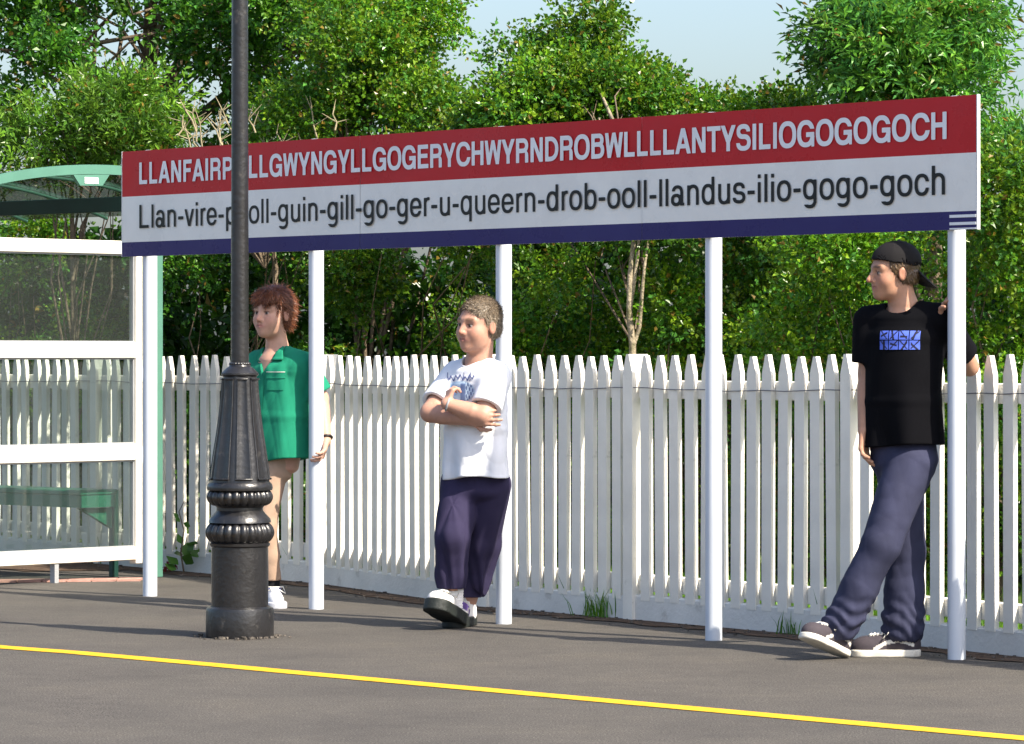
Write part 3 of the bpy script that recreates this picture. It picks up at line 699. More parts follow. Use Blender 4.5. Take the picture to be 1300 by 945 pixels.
def plant(name, label, cat, base, lobes, nspray, kind, cols, seed, stems=None, thr=-0.12, freq=1.5, group=None, limbs=14, bark='bark', tr=0.05, shell=0.38, dens=215):
    """lobes: (px, py, Y, rx, rz, ry) in photo pixels / metres depth; crown of leaf sprays plus trunk and limbs"""
    g = np.random.default_rng(seed); rr_ = random.Random(seed)
    root = tag(empty(name, base), label, cat, group)
    L = []
    for px, py, Y, rx, rz, ry in lobes:
        c = at(px, py, Y); L.append((np.array(c), np.array([rx*Y/FPX, ry, rz*Y/FPX])))
    vol = np.array([np.prod(r)**0.75 for _, r in L]); vol /= vol.sum()
    O = []; D = []; Nn = []; TI = []
    rc0 = {'haw': 0.19, 'ash': 0.22, 'broad': 0.25}[kind]
    ncl = max(8, int(nspray*0.84/dens)); cen = np.zeros((0, 3)); outs_ = []
    for c_ in range(ncl):
        k = g.choice(len(L), 10, p=vol); d = unit(g.normal(size=(10, 3))); r = g.random((10, 1))**0.42
        C = np.stack([L[i][0] for i in k]); Rr = np.maximum(np.stack([L[i][1] for i in k]) - rc0*0.75, 0.04)
        P = C + d*Rr*r; P[:, 2] = np.maximum(P[:, 2], 0.08)
        if len(cen): q = np.min(np.linalg.norm(P[:, None]-cen[None], axis=2), axis=1); b = int(np.argmax(q))
        else: b = 0
        cen = np.vstack([cen, P[b]]); outs_.append(d[b])
    for c_ in range(ncl):
        rc = rc0*g.uniform(0.65, 1.35); n = int(dens*1.15*(rc/rc0)**1.6*g.uniform(0.6, 1.25))
        d = unit(g.normal(size=(n*2, 3)) + outs_[c_]*0.45 + np.array([0.15, -0.25, 0.25]))[:n]
        el = np.array([g.uniform(0.8, 1.35), g.uniform(0.8, 1.3), g.uniform(0.6, 0.95)])
        P = cen[c_] + d*rc*el*g.uniform(0.35, 1.0, (n, 1))**0.55
        O.append(P); D.append(unit(d*0.9 + g.normal(0, 0.45, P.shape) + np.array([0, 0, 0.1]))); Nn.append(unit(d*0.75 + np.array([0.25, -0.2, 0.5]) + g.normal(0, 0.32, P.shape)))
        TI.append(np.full(n, g.uniform(0.72, 1.25)))
    n = int(nspray*0.045); k = g.choice(len(L), n, p=vol); d = unit(g.normal(size=(n, 3)))
    P = np.stack([L[i][0] for i in k]) + d*np.stack([L[i][1] for i in k])*g.random((n, 1))**0.4; P[:, 2] = np.maximum(P[:, 2], 0.02)
    O.append(P); D.append(unit(d + g.normal(0, 0.6, P.shape))); Nn.append(unit(np.array([0.2, -0.2, 0.7]) + g.normal(0, 0.5, P.shape))); TI.append(np.full(n, 0.9))
    TI = np.concatenate(TI)
    O = np.concatenate(O); D = np.concatenate(D); Nn = np.concatenate(Nn)
    K, tl, ll, lw, an, jt = KIND[kind]
    b3 = np.array(base)
    me = sprays_mesh('crown', O - b3, D, Nn, K, tl, ll, lw, an, cols, g, jt, TI)
    crown = link('crown', me, M['leaf'], root)
    # woody parts
    mb = MB(); lb = MB()
    tops = stems or [[Vector(base), Vector(base) + Vector((rr_.uniform(-.1, .1), 0.05, 0.8)), Vector(L[0][0])]]
    for si, st in enumerate(tops):
        st = [Vector(p) - Vector(base) for p in st]; nseg = len(st); t_ = tr if si == 0 else tr*0.45
        mb.tube(st, [t_*(1-0.75*i/(nseg-1)) + 0.004 for i in range(nseg)], 8)
    idx = g.choice(len(O), limbs, replace=False)
    for i in idx:
        st = rr_.choice(tops); s_ = Vector(st[rr_.randrange(0, len(st)-1)]).lerp(Vector(st[-1]), rr_.random()*0.7); e = Vector(O[i]).lerp(Vector(L[0][0]), 0.18)
        m1 = s_.lerp(e, 0.4) + Vector((rr_.uniform(-.12, .12), rr_.uniform(-.1, .1), rr_.uniform(0, .2)))
        m2 = s_.lerp(e, 0.75) + Vector((rr_.uniform(-.1, .1), rr_.uniform(-.1, .1), rr_.uniform(-.05, .12)))
        r0 = min(0.018, tr*rr_.uniform(0.22, 0.45))
        lb.tube([p - Vector(base) for p in (s_, m1, m2, e)], [r0, r0*0.7, r0*0.45, 0.003], 6)
    tk = mb.build('trunk', M[bark], root); lb.build('limbs', M['bark'], tk)
    return root
# --- tall trees
plant('tree', 'tall broad-leaved tree with dark trunk rising behind the shelter', 'tree', at(190, 452, 28.5)-Vector((0, 0, 1.3)),
      [(60, 60, 28, 120, 80, 1.0), (190, 10, 28.4, 130, 90, 1.0), (320, 40, 28.2, 110, 90, 1.0), (110, 160, 27.6, 120, 55, 0.9), (10, 150, 27.4, 70, 80, 0.8), (420, 40, 28, 100, 90, 1.0), (250, 160, 28, 110, 50, 0.9), (350, 130, 28, 100, 60, 0.9), (-80, 60, 28, 120, 160, 1.0), (200, -120, 28.5, 300, 90, 1.2), (490, 20, 28, 45, 70, 0.6)],
      8200, 'broad', SAL, 11, thr=0.06, freq=1.3, limbs=40, tr=0.11,
      stems=[[at(190, 470, 28.5)-Vector((0, 0, 1.2)), at(192, 250, 28.5), at(188, 90, 28.5), at(196, -80, 28.4)], [at(192, 240, 28.5), at(150, 130, 28.2), at(60, 20, 28)], [at(190, 140, 28.5), at(240, 60, 28.4), at(320, -40, 28.2)], [at(192, 200, 28.5), at(300, 110, 28.2), at(420, 40, 28)]])
plant('tree', 'bright leafy ash sapling growing just above the shelter roof', 'tree', at(95, 470, 26.2)-Vector((0, 0, 1.2)),
      [(90, 165, 26, 70, 35, 0.4), (150, 150, 26, 55, 40, 0.4), (40, 190, 26, 60, 30, 0.4), (170, 180, 26, 50, 30, 0.4)], 900, 'ash', BRIGHT, 12, thr=-0.05, freq=1.6, limbs=14, tr=0.03, dens=75)
plant('tree', 'hawthorn tree with a thin leafy spire left of the sky gap', 'tree', at(470, 480, 25.6)-Vector((0, 0, 1.1)),
      [(450, 90, 25.4, 90, 70, 0.7), (530, 150, 25.2, 85, 45, 0.7), (390, 150, 25.4, 80, 50, 0.7), (495, 75, 25.4, 45, 55, 0.5), (543, 25, 25.4, 17, 55, 0.2), (556, 122, 25.3, 24, 28, 0.3), (600, 180, 25.2, 45, 24, 0.5), (420, 10, 25.6, 80, 60, 0.7), (470, 20, 25.6, 42, 55, 0.5)],
      5600, 'haw', HAW, 13, thr=-0.06, freq=1.3, limbs=30, tr=0.08)
plant('tree', 'hawthorn tree with twin pale stems behind the sign middle', 'tree', at(803, 470, 21.0)-Vector((0, 0, 1.2)),
      [(738, 105, 22.6, 56, 52, 0.6), (800, 128, 22.6, 58, 40, 0.6), (690, 142, 22.6, 50, 36, 0.5), (645, 178, 22.6, 35, 24, 0.5), (852, 155, 22.5, 46, 28, 0.5), (738, 35, 22.6, 36, 40, 0.3), (765, 25, 22.6, 26, 28, 0.25), (925, 172, 22.4, 55, 26, 0.5), (985, 172, 22.4, 40, 20, 0.4), (665, 85, 22.6, 12, 45, 0.15), (628, 160, 22.6, 18, 35, 0.3), (800, 240, 22.3, 120, 50, 0.6)],
      8200, 'haw', HAW, 14, thr=-0.10, freq=1.4, limbs=34, tr=0.017, bark='palebark',
      stems=[[at(803, 475, 21.0)-Vector((0, 0, 1.15)), at(803, 437, 21.0), at(799, 400, 21.0), at(800, 350, 21.0), at(805, 300, 21.05), at(800, 200, 21.4), at(745, 80, 22.4)], [at(804, 440, 21.0), at(812, 415, 21.0), at(815, 375, 20.95), at(818, 340, 20.95), at(824, 300, 21.0), at(830, 190, 21.6)], [at(800, 390, 21.0), at(809, 330, 21.0), at(812, 290, 21.0), at(760, 150, 22.0)]])
plant('tree', 'ash tree with feathery crown above the right end of the sign', 'tree', at(1180, 480, 21.5)-Vector((0, 0, 1.15)),
      [(1110, 70, 21.0, 45, 42, 0.5), (1160, 60, 21.2, 60, 60, 0.5), (1205, 40, 21.2, 40, 60, 0.5), (1085, 115, 21, 36, 26, 0.4), (1130, 115, 21, 60, 35, 0.5), (1200, 130, 21, 42, 38, 0.5), (1120, 20, 21.2, 40, 30, 0.3), (1190, 0, 21.3, 55, 40, 0.4), (1242, 92, 21, 16, 12, 0.2), (1260, 225, 20.6, 40, 50, 0.5), (1290, 240, 20.6, 30, 30, 0.4), (1238, 5, 21.2, 14, 22, 0.2), (1180, -70, 21.2, 55, 60, 0.4), (1075, 50, 21, 22, 26, 0.25)],
      3800, 'ash', ASH, 15, thr=-0.05, freq=1.8, limbs=36, tr=0.06,
      stems=[[at(1180, 490, 21.5)-Vector((0, 0, 1.1)), at(1185, 300, 21.5), at(1190, 120, 21.4), at(1200, -30, 21.3)], [at(1185, 280, 21.5), at(1130, 150, 21.2), at(1090, 40, 21)], [at(1188, 200, 21.5), at(1215, 90, 21.2), at(1235, -20, 21)]])
# --- hedge shrubs behind the fence
HG = 'hedge shrubs behind the picket fence'
def shrub(x, top, hw, Y, nsp, kind, cols, seed, label, extra=(), thr=-0.05, front=0.0):
    base = Vector(((x-650)*Y/FPX, Y, -0.05)); g = random.Random(seed)
    gy = HOR + FPX*EYE/Y; lobes = []
    H_ = (gy-top)
    for fz, wf in ((0.16, 1.0), (0.38, 1.05), (0.60, 0.95), (0.80, 0.75)):
        for s in (-0.55, 0.05, 0.6):
            lobes.append((x + s*hw + g.uniform(-12, 12), gy - H_*fz + g.uniform(-15, 15), Y + g.uniform(-0.25, 0.25) - front*fz, hw*0.5*wf, H_*0.17, 0.45))
    plant('shrub', label, 'shrub', base, lobes + list(extra), nsp, kind, cols, seed, thr=thr, freq=1.5, group=HG, limbs=16, tr=0.025)
shrub(30, 245, 130, 27.2, 2600, 'haw', HAW, 21, 'green shrub seen through and above the glass shelter')
shrub(300, 235, 120, 25.6, 1900, 'haw', SAL, 22, 'dark shaded shrub behind the woman and the lamp post', extra=[(300, 255, 24.0, 130, 35, 0.6), (380, 260, 23.6, 90, 35, 0.6), (440, 265, 23.2, 90, 32, 0.6)], front=0.3)  # extra: unseen overhanging lobes added to shade the leaves below
shrub(510, 230, 120, 24.0, 2300, 'haw', HAW, 23, 'shrub with lit lower sprays behind the boy', extra=[(520, 250, 22.3, 110, 35, 0.6), (620, 255, 21.7, 90, 35, 0.6)], front=0.3)  # extra: forward canopy lobes hidden by the sign, added to cast shade underneath
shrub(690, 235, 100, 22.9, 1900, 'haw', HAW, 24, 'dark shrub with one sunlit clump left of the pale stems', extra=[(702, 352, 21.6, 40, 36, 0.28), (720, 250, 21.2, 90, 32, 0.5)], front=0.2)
shrub(890, 225, 110, 21.4, 3300, 'haw', HAW, 25, 'sunlit hawthorn shrub right of the pale stems')
shrub(1070, 230, 110, 20.4, 3500, 'haw', HAW, 26, 'sunlit hawthorn shrub behind the young man in black')
shrub(1265, 190, 105, 19.5, 4000, 'haw', HAW, 27, 'bushy hawthorn shrub beyond the right end of the sign')
shrub(1480, 250, 130, 18.4, 1800, 'haw', HAW, 28, 'hawthorn shrub at the far right edge of the hedge')
# --- the thicket further back closes the view between the shrubs
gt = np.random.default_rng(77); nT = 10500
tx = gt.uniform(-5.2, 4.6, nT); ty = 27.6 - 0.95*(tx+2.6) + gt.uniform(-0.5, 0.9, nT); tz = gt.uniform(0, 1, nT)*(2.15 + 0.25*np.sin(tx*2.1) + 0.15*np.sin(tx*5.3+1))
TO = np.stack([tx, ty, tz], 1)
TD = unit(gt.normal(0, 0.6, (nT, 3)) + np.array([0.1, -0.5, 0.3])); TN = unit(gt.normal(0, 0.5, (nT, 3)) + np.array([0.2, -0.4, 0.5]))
tag(link('thicket', sprays_mesh('thicket', TO, TD, TN, 7, 0.22, 0.085, 0.062, 1.0, SAL*0.55, gt, 0.35), M['leaf']), 'leafy thicket filling the back of the hedge, leaf colour darkened as shade', 'thicket', kind='stuff')  # leaf colour scaled down to paint the deep shade of the hedge gaps
# dead twigs standing out of the hedge top
g4 = random.Random(5); tb = at(330, 200, 25.0)
root = tag(empty('dead_shrub', tb), 'bare pale twigs of a dead shrub above the sign left half', 'shrub')
for k in range(24):
    tw = MB()
    x = g4.uniform(215, 450); p = at(x, g4.uniform(165, 205), 25.0 + g4.uniform(-.3, .3)); h = g4.uniform(0.10, 0.28); lean = g4.uniform(-0.5, 0.3)
    pts_ = [p]
    for i in range(3): pts_.append(pts_[-1] + Vector((lean*h/3 + g4.uniform(-.03, .03), g4.uniform(-.02, .02), h/3)))
    tw.tube([q-tb for q in pts_], [0.007, 0.006, 0.0045, 0.002], 5)
    for i in range(3):
        s_ = pts_[g4.randrange(1, 3)]; tw.tube([q-tb for q in (s_, s_ + Vector((g4.uniform(-.10, .10), g4.uniform(-.04, .04), g4.uniform(.02, .10))))], [0.004, 0.0018], 5)
    tw.build('twig', M['deadtwig'], root)
stem = MB().tube([(0, 0, -1.6-tb.z+1.5), (0.1, 0, -0.7), (0.0, 0.05, -0.15)], [0.025, 0.018, 0.010], 7)
for k in range(20):
    x = g4.uniform(-0.6, 0.7); stem.tube([(0.03, 0, -0.7), (x*0.5, g4.uniform(-.1, .1), -0.35), (x, g4.uniform(-.25, .25), g4.uniform(-.15, .1))], [0.008, 0.006, 0.004], 5)
stem.build('trunk', M['bark'], root)
# --- grass and weeds
def blades(name, label, spots, seed, cols, hgt, cat='grass', kind=None):
    g = np.random.default_rng(seed); V = []; F = []; C = []
    for (p, n, sp) in spots:
        for k in range(n):
            b = np.array(p) + np.array([g.normal(0, sp), g.normal(0, sp), 0]); h = hgt*g.uniform(0.5, 1.2); a = g.uniform(0, 6.28); ln = g.uniform(0.1, 0.7)*h
            d = np.array([math.cos(a), math.sin(a), 0]); s = np.array([-d[1], d[0], 0])*0.0035; o = len(V)
            V += [b-s, b+s, b+d*ln*0.4+[0, 0, h*0.6]+s*0.7, b+d*ln*0.4+[0, 0, h*0.6]-s*0.7, b+d*ln+[0, 0, h]]
            F += [(o, o+1, o+2), (o, o+2, o+3), (o+3, o+2, o+4)]
            c = cols[g.integers(len(cols))]*g.uniform(0.7, 1.3); C += [c]*5
    o = link(name, np_mesh(name, V, F, np.array(C), False), M['leaf']); return tag(o, label, cat, kind=kind)
def foot(px, d=0.03):
    for i in range(len(FP)-1):
        if FX[i][0] <= px <= FX[i+1][0]:
            a, b_ = FP[i], FP[i+1]; k = (px-650)/FPX; u = b_-a; t = (k*a.y-a.x)/(u.x-k*u.y); return a + u*t + Vector((-0.8, -0.55, 0))*d
blades('grass_tuft', 'dark grass tuft at the kerb joint between third and fourth posts', [(foot(772), 46, 0.035), (foot(758), 22, 0.03), (foot(748), 14, 0.03)], 31, HAW, 0.13)
blades('grass_tuft', 'thin dry grass tuft at the kerb by the left shoe of the young man', [(foot(1003), 16, 0.03), (foot(1018), 14, 0.03)], 32, SAL, 0.10)
gs = []
g6 = random.Random(9)
for k in range(900):
    i = g6.randrange(1, len(FP)-1); p = FP[i].lerp(FP[i+1], g6.random()) + Vector((0.8, 0.55, 0))*g6.uniform(0.08, 1.3); gs.append((p + Vector((0, 0, -0.05)), 9, 0.05))
blades('long_grass', 'sunlit long grass on the bank behind the fence', gs, 33, BRIGHT, 0.24, kind='stuff')
wd = foot(252, 0.10)
weed = tag(empty('weed', wd), 'tall green weed growing at the fence foot beside the lamp post', 'weed')
MB().tube([(0, 0, 0), (-0.02, 0.01, 0.12), (0.0, 0, 0.25), (-0.03, 0, 0.36), (0.0, 0, 0.42)], [0.006, 0.005, 0.004, 0.003, 0.002], 6).build('stem', M['bark'], weed)
g7 = np.random.default_rng(3)
lf = []
for (x, z, s) in ((-0.06, 0.10, .07), (-0.09, 0.05, .08), (0.05, 0.13, .07), (0.09, 0.16, .08), (0.03, 0.05, .09), (-0.03, 0.17, .06), (-0.06, 0.30, .045), (0.03, 0.27, .05), (-0.09, 0.33, .035), (0.11, 0.10, .07), (-0.12, 0.02, .07), (0.01, 0.10, .08)):
    ax = unit(np.array([x*4, g7.normal(0, 0.3), 0.25])); nm = np.array([0.3, -0.5, 0.6]); sd = unit(np.cross(ax, nm)); b = np.array([x*0.35, 0, z]); t = b + ax*s*1.2; m_ = b + ax*s*0.55
    V = [b, m_*0.6+b*0.4+sd*s*0.36, m_+sd*s*0.45, t, m_-sd*s*0.45, m_*0.6+b*0.4-sd*s*0.36]
    o = link('leaf', np_mesh('leaf', V, [(0, 1, 2), (0, 2, 3), (0, 3, 4), (0, 4, 5)], np.tile(np.array([[0.07, 0.17, 0.03]])*g7.uniform(0.7, 1.4), (6, 1)), False), M['leaf'], weed)
rd = foot(233, 0.12)
rp_ = tag(empty('red_leaved_plant', rd), 'small red-leaved plant on the earth left of the lamp post', 'plant')
for k in range(26):
    b = np.array([g7.uniform(-.07, .07), g7.uniform(-.04, .04), g7.uniform(0, .05)]); ax = unit(g7.normal(size=3)+[0, 0, .3]); sd = unit(np.cross(ax, [0.2, -0.5, 0.7])); s = g7.uniform(.02, .035)
    link('leaf', np_mesh('leaf', [b, b+ax*s*.5+sd*s*.4, b+ax*s, b+ax*s*.5-sd*s*.4], [(0, 1, 2), (0, 2, 3)], np.tile(np.array([[0.22, 0.03, 0.03]])*g7.uniform(.5, 1.2), (4, 1)), False), M['leaf'], rp_)

# ------------------------------------------------------------------ implicit-surface toolkit for bodies and clothes
f32 = np.float32
def v3(*a): return np.array(a, f32)
def s_cap(P, a, b, ra, rb):
    a = np.asarray(a, f32); b = np.asarray(b, f32); ab = b-a; t = np.clip(((P-a)@ab)/max(float(ab@ab), 1e-9), 0, 1)
    return np.linalg.norm(P - a - t[:, None]*ab, axis=1) - (ra + (rb-ra)*t)
def s_ell(P, c, r, Rm=None):
    q = P - np.asarray(c, f32)
    if Rm is not None: q = q@Rm
    r = np.asarray(r, f32); k0 = np.linalg.norm(q/r, axis=1); k1 = np.linalg.norm(q/(r*r), axis=1)
    return k0*(k0-1)/np.maximum(k1, 1e-6)
def s_sph(P, c, r): return np.linalg.norm(P-np.asarray(c, f32), axis=1)-r
def smin(a, b, k):
    h = np.maximum(k-np.abs(a-b), 0)/k; return np.minimum(a, b) - h*h*k*0.25
def smax(a, b, k): return -smin(-a, -b, k)
def s_chain(P, pts, rads, k=0.0):
    d = None
    for i in range(len(pts)-1):
        e = s_cap(P, pts[i], pts[i+1], rads[i], rads[i+1]); d = e if d is None else (smin(d, e, k) if k else np.minimum(d, e))
    return d
def s_torso(P, secs, lat, k=0.012):
    """elliptic tube through sections (centre, half width, half depth); lat = sideways unit vector"""
    lat = np.asarray(lat, f32); fw = np.array([lat[1], -lat[0], 0], f32); d = None
    for (c0, a0, b0), (c1, a1, b1) in zip(secs, secs[1:]):
        c0 = np.asarray(c0, f32); ab = np.asarray(c1, f32)-c0; L2 = float(ab@ab)
        tt = ((P-c0)@ab)/L2; t = np.clip(tt, 0, 1); q = P - c0 - t[:, None]*ab
        a = a0+(a1-a0)*t; b = b0+(b1-b0)*t; m = np.minimum(a, b)
        du = q@lat; dv = q@fw; dw = np.abs(tt-t)*math.sqrt(L2)
        e = (np.sqrt((du/a)**2 + (dv/b)**2 + (dw/(m*0.6))**2) - 1)*m
        d = e if d is None else smin(d, e, k)
    return d
def mesh_sdf(f, lo, hi, h):
    """surface nets on a blockwise-evaluated grid"""
    lo = np.asarray(lo, f32); B = 8
    n = np.ceil((np.asarray(hi)-lo)/h/B).astype(int)*B
    nb = n//B
    ii = np.stack(np.meshgrid(*[np.arange(m) for m in nb], indexing='ij'), -1).reshape(-1, 3)
    cen = lo + (ii*B + (B-1)/2)*h
    dc = f(cen.astype(f32)); act = np.abs(dc) < B*h*0.87*1.25
    D = np.repeat(np.repeat(np.repeat(np.where(dc < 0, -1, 1).astype(f32).reshape(nb), B, 0), B, 1), B, 2)
    off = np.stack(np.meshgrid(*[np.arange(B)]*3, indexing='ij'), -1).reshape(-1, 3)
    ai = ii[act]
    for s in range(0, len(ai), 900):
        blk = ai[s:s+900]; g = (blk[:, None, :]*B + off[None]).reshape(-1, 3)
        D[g[:, 0], g[:, 1], g[:, 2]] = f((lo + g*h).astype(f32))
    S = D < 0
    cnt = np.zeros(np.array(D.shape)-1, np.uint8)
    for i in (0, 1):
        for j in (0, 1):
            for k in (0, 1): cnt += S[i:i+cnt.shape[0], j:j+cnt.shape[1], k:k+cnt.shape[2]]
    C = np.argwhere((cnt > 0) & (cnt < 8))
    idx = np.full(cnt.shape, -1, np.int32); idx[tuple(C.T)] = np.arange(len(C))
    acc = np.zeros((len(C), 3), f32); num = np.zeros((len(C), 1), f32)
    cor = [(i, j, k) for i in (0, 1) for j in (0, 1) for k in (0, 1)]
    val = {c: D[C[:, 0]+c[0], C[:, 1]+c[1], C[:, 2]+c[2]] for c in cor}
    for a in cor:
        for ax in range(3):
            if a[ax] == 0:
                b = list(a); b[ax] = 1; b = tuple(b); da, db = val[a], val[b]; m = (da < 0) != (db < 0)
                t = np.where(m, da/np.where(m, da-db, 1), 0)
                p = np.tile(np.array(a, f32), (len(C), 1)); p[:, ax] += t; acc += p*m[:, None]; num += m[:, None]
    V = lo + (C + acc/num)*h
    Q = []
    for ax in range(3):
        sl0 = [slice(None)]*3; sl1 = [slice(None)]*3; sl0[ax] = slice(0, -1); sl1[ax] = slice(1, None)
        A = S[tuple(sl0)]; Bq = S[tuple(sl1)]; E = np.argwhere(A != Bq)
        u, w = [(1, 2), (2, 0), (0, 1)][ax]
        ok = (E[:, u] > 0) & (E[:, w] > 0) & (E[:, u] < cnt.shape[u]) & (E[:, w] < cnt.shape[w]); E = E[ok]
        def cell(du, dw):
            c = E.copy(); c[:, u] -= du; c[:, w] -= dw; return idx[tuple(c.T)]
        q = np.stack([cell(1, 1), cell(0, 1), cell(0, 0), cell(1, 0)], 1)
        fl = ~A[tuple(E.T)]
        q[fl] = q[fl][:, ::-1]; Q.append(q)
    Q = np.concatenate(Q); Q = Q[(Q >= 0).all(1)]
    # pull the vertices onto the surface
    for it in range(1):
        e = h*0.4; d0 = f(V.astype(f32)); G = np.stack([(f((V+np.eye(3, dtype=f32)[a]*e).astype(f32)) - d0)/e for a in range(3)], 1)
        st = d0[:, None]*G/np.maximum((G*G).sum(1, keepdims=True), 0.05); ln = np.linalg.norm(st, axis=1, keepdims=True)
        V = V - st*np.minimum(1, h*0.8/np.maximum(ln, 1e-9))
    return V, Q
def yaw_axes(deg):
    """facing the camera turned deg to the picture's left: forward, person's-left"""
    a = R(deg); return v3(-math.sin(a), -math.cos(a), 0), v3(math.cos(a), -math.sin(a), 0)
def head_frame(yaw, pitch=0.0, roll=0.0):
    fw, lf = yaw_axes(yaw); up = v3(0, 0, 1)
    Mx = Matrix((fw.tolist(), lf.tolist(), up.tolist())).transposed()
    Mx = Mx @ Matrix.Rotation(R(pitch), 3, 'Y') @ Matrix.Rotation(R(roll), 3, 'X')
    return np.array(Mx, f32)           # columns: forward, left, up  (pitch > 0 looks down)
class Head:
    def __init__(s, c, frame, scale=1.0, fem=0.0, chub=0.0, nose=1.0):
        s.c = np.asarray(c, f32); s.F = frame; s.k = scale; s.fem = fem; s.chub = chub; s.nose = nose
    def loc(s, P): return ((P-s.c)@s.F)/s.k
    def wor(s, q): return s.c + (np.asarray(q, f32)*s.k)@s.F.T
    def sdf(s, P):
        q = s.loc(P); d = np.full(len(P), 9.0, f32)
        m = np.linalg.norm(q, axis=1) < 0.24
        if m.any(): d[m] = s._sdf(q[m])
        d[~m] = np.linalg.norm(q[~m], axis=1)-0.19
        return d*s.k
    def _sdf(s, q):
        a = np.abs(q[:, 1]); qs = np.stack([q[:, 0], a, q[:, 2]], 1); ch = s.chub; fe = s.fem
        d = s_ell(q, (-0.014, 0, 0.035), (0.098, 0.075, 0.083))
        d = smin(d, s_ell(q, (0.028, 0, -0.028), (0.060, 0.057+0.008*ch, 0.082)), 0.035)
        d = smin(d, s_ell(q, (0.026, 0, -0.070), (0.056, 0.050+0.010*ch-0.004*fe, 0.042+0.004*ch)), 0.03)
        d = smin(d, s_sph(q, (0.070, 0, -0.094), 0.021-0.003*fe), 0.03)
        d = smin(d, s_sph(qs, (0.050, 0.034, -0.034), 0.029+0.006*ch), 0.025)
        d = smin(d, s_cap(qs, (0.083, 0.008, 0.024), (0.070, 0.045, 0.022), 0.011-0.003*fe, 0.009), 0.020)
        d = smax(d, -s_ell(qs, (0.098, 0.031, 0.001), (0.022, 0.017, 0.012)), 0.014)
        d = smin(d, s_sph(qs, (0.0725, 0.031, 0.000), 0.0125), 0.004)
        d = smin(d, s_cap(qs, (0.0805, 0.021, 0.009), (0.074, 0.044, 0.008), 0.0042, 0.004), 0.005)
        d = smin(d, s_cap(qs, (0.080, 0.022, -0.009), (0.074, 0.042, -0.008), 0.0035, 0.003), 0.006)
        n = s.nose
        d = smin(d, s_cap(q, (0.084, 0, 0.014), (0.084+0.026*n, 0, -0.029), 0.0075, 0.0115), 0.016)
        d = smin(d, s_sph(qs, (0.094, 0.0115, -0.035), 0.0085), 0.009)
        d = smin(d, s_ell(q, (0.078, 0, -0.060), (0.017, 0.028, 0.020)), 0.016)
        d = smin(d, s_cap(qs, (0.0945, 0.0, -0.0555), (0.083, 0.021, -0.059), 0.0052, 0.003), 0.005)
        d = smin(d, s_cap(qs, (0.0930, 0.0, -0.0665), (0.082, 0.019, -0.0625), 0.0062, 0.003), 0.005)
        d = smax(d, -s_cap(qs, (0.101, 0.0, -0.0605), (0.086, 0.022, -0.0605), 0.0022, 0.0015), 0.004)
        er = s_ell(qs, (-0.012, 0.077, -0.008), (0.018, 0.008, 0.029))
        er = smax(er, -s_ell(qs, (-0.006, 0.089, -0.004), (0.011, 0.008, 0.020)), 0.005)
        return smin(d, er, 0.008)
    def paint(s, P, skin, lip, brow, iris=(0.03, 0.025, 0.02)):
        q = s.loc(P); a = np.abs(q[:, 1]); col = np.tile(np.array(skin, f32), (len(P), 1))
        def mixin(c, w): col[:] = col*(1-w[:, None]) + np.array(c, f32)*w[:, None]
        qs = np.stack([q[:, 0], a, q[:, 2]], 1)
        g = lambda c, r: np.exp(-((qs-np.array(c, f32))/np.array(r, f32))**2 @ np.ones(3, f32))
        rosy = np.array(skin)*np.array([1.05, 0.72, 0.68])
        mixin(rosy, 0.55*g((0.065, 0.04, -0.03), (0.03, 0.024, 0.022))); mixin(rosy, 0.6*g((0.108, 0, -0.03), (0.02, 0.02, 0.018))); mixin(rosy, 0.5*g((-0.012, 0.085, -0.008), (0.03, 0.012, 0.04)))
        mixin(lip, np.clip(1.5*g((0.095, 0.0, -0.061), (0.024, 0.026, 0.0080)), 0, 1)*0.65)
        mixin(brow, np.clip(1.6*np.exp(-((a-0.033)/0.020)**4 - ((q[:, 2]-0.0235-0.004*np.cos((a-0.033)/0.02))/0.0055)**2 - ((q[:, 0]-0.082)/0.025)**2), 0, 1)*0.85)
        eye = s_sph(qs, (0.0725, 0.031, 0.0), 0.0129) < 0; eye &= np.abs(q[:, 2]) < 0.0058
        col[eye] = (0.40, 0.35, 0.32)
        ir = eye & (np.abs(q[:, 2]) < 0.0056) & (np.abs(a-0.031) < 0.0062); col[ir] = iris
        lash = (np.abs(q[:, 2]-0.0068) < 0.0022) & (a > 0.019) & (a < 0.046) & (q[:, 0] > 0.066); col[lash] = np.array(brow)*0.6
        return col
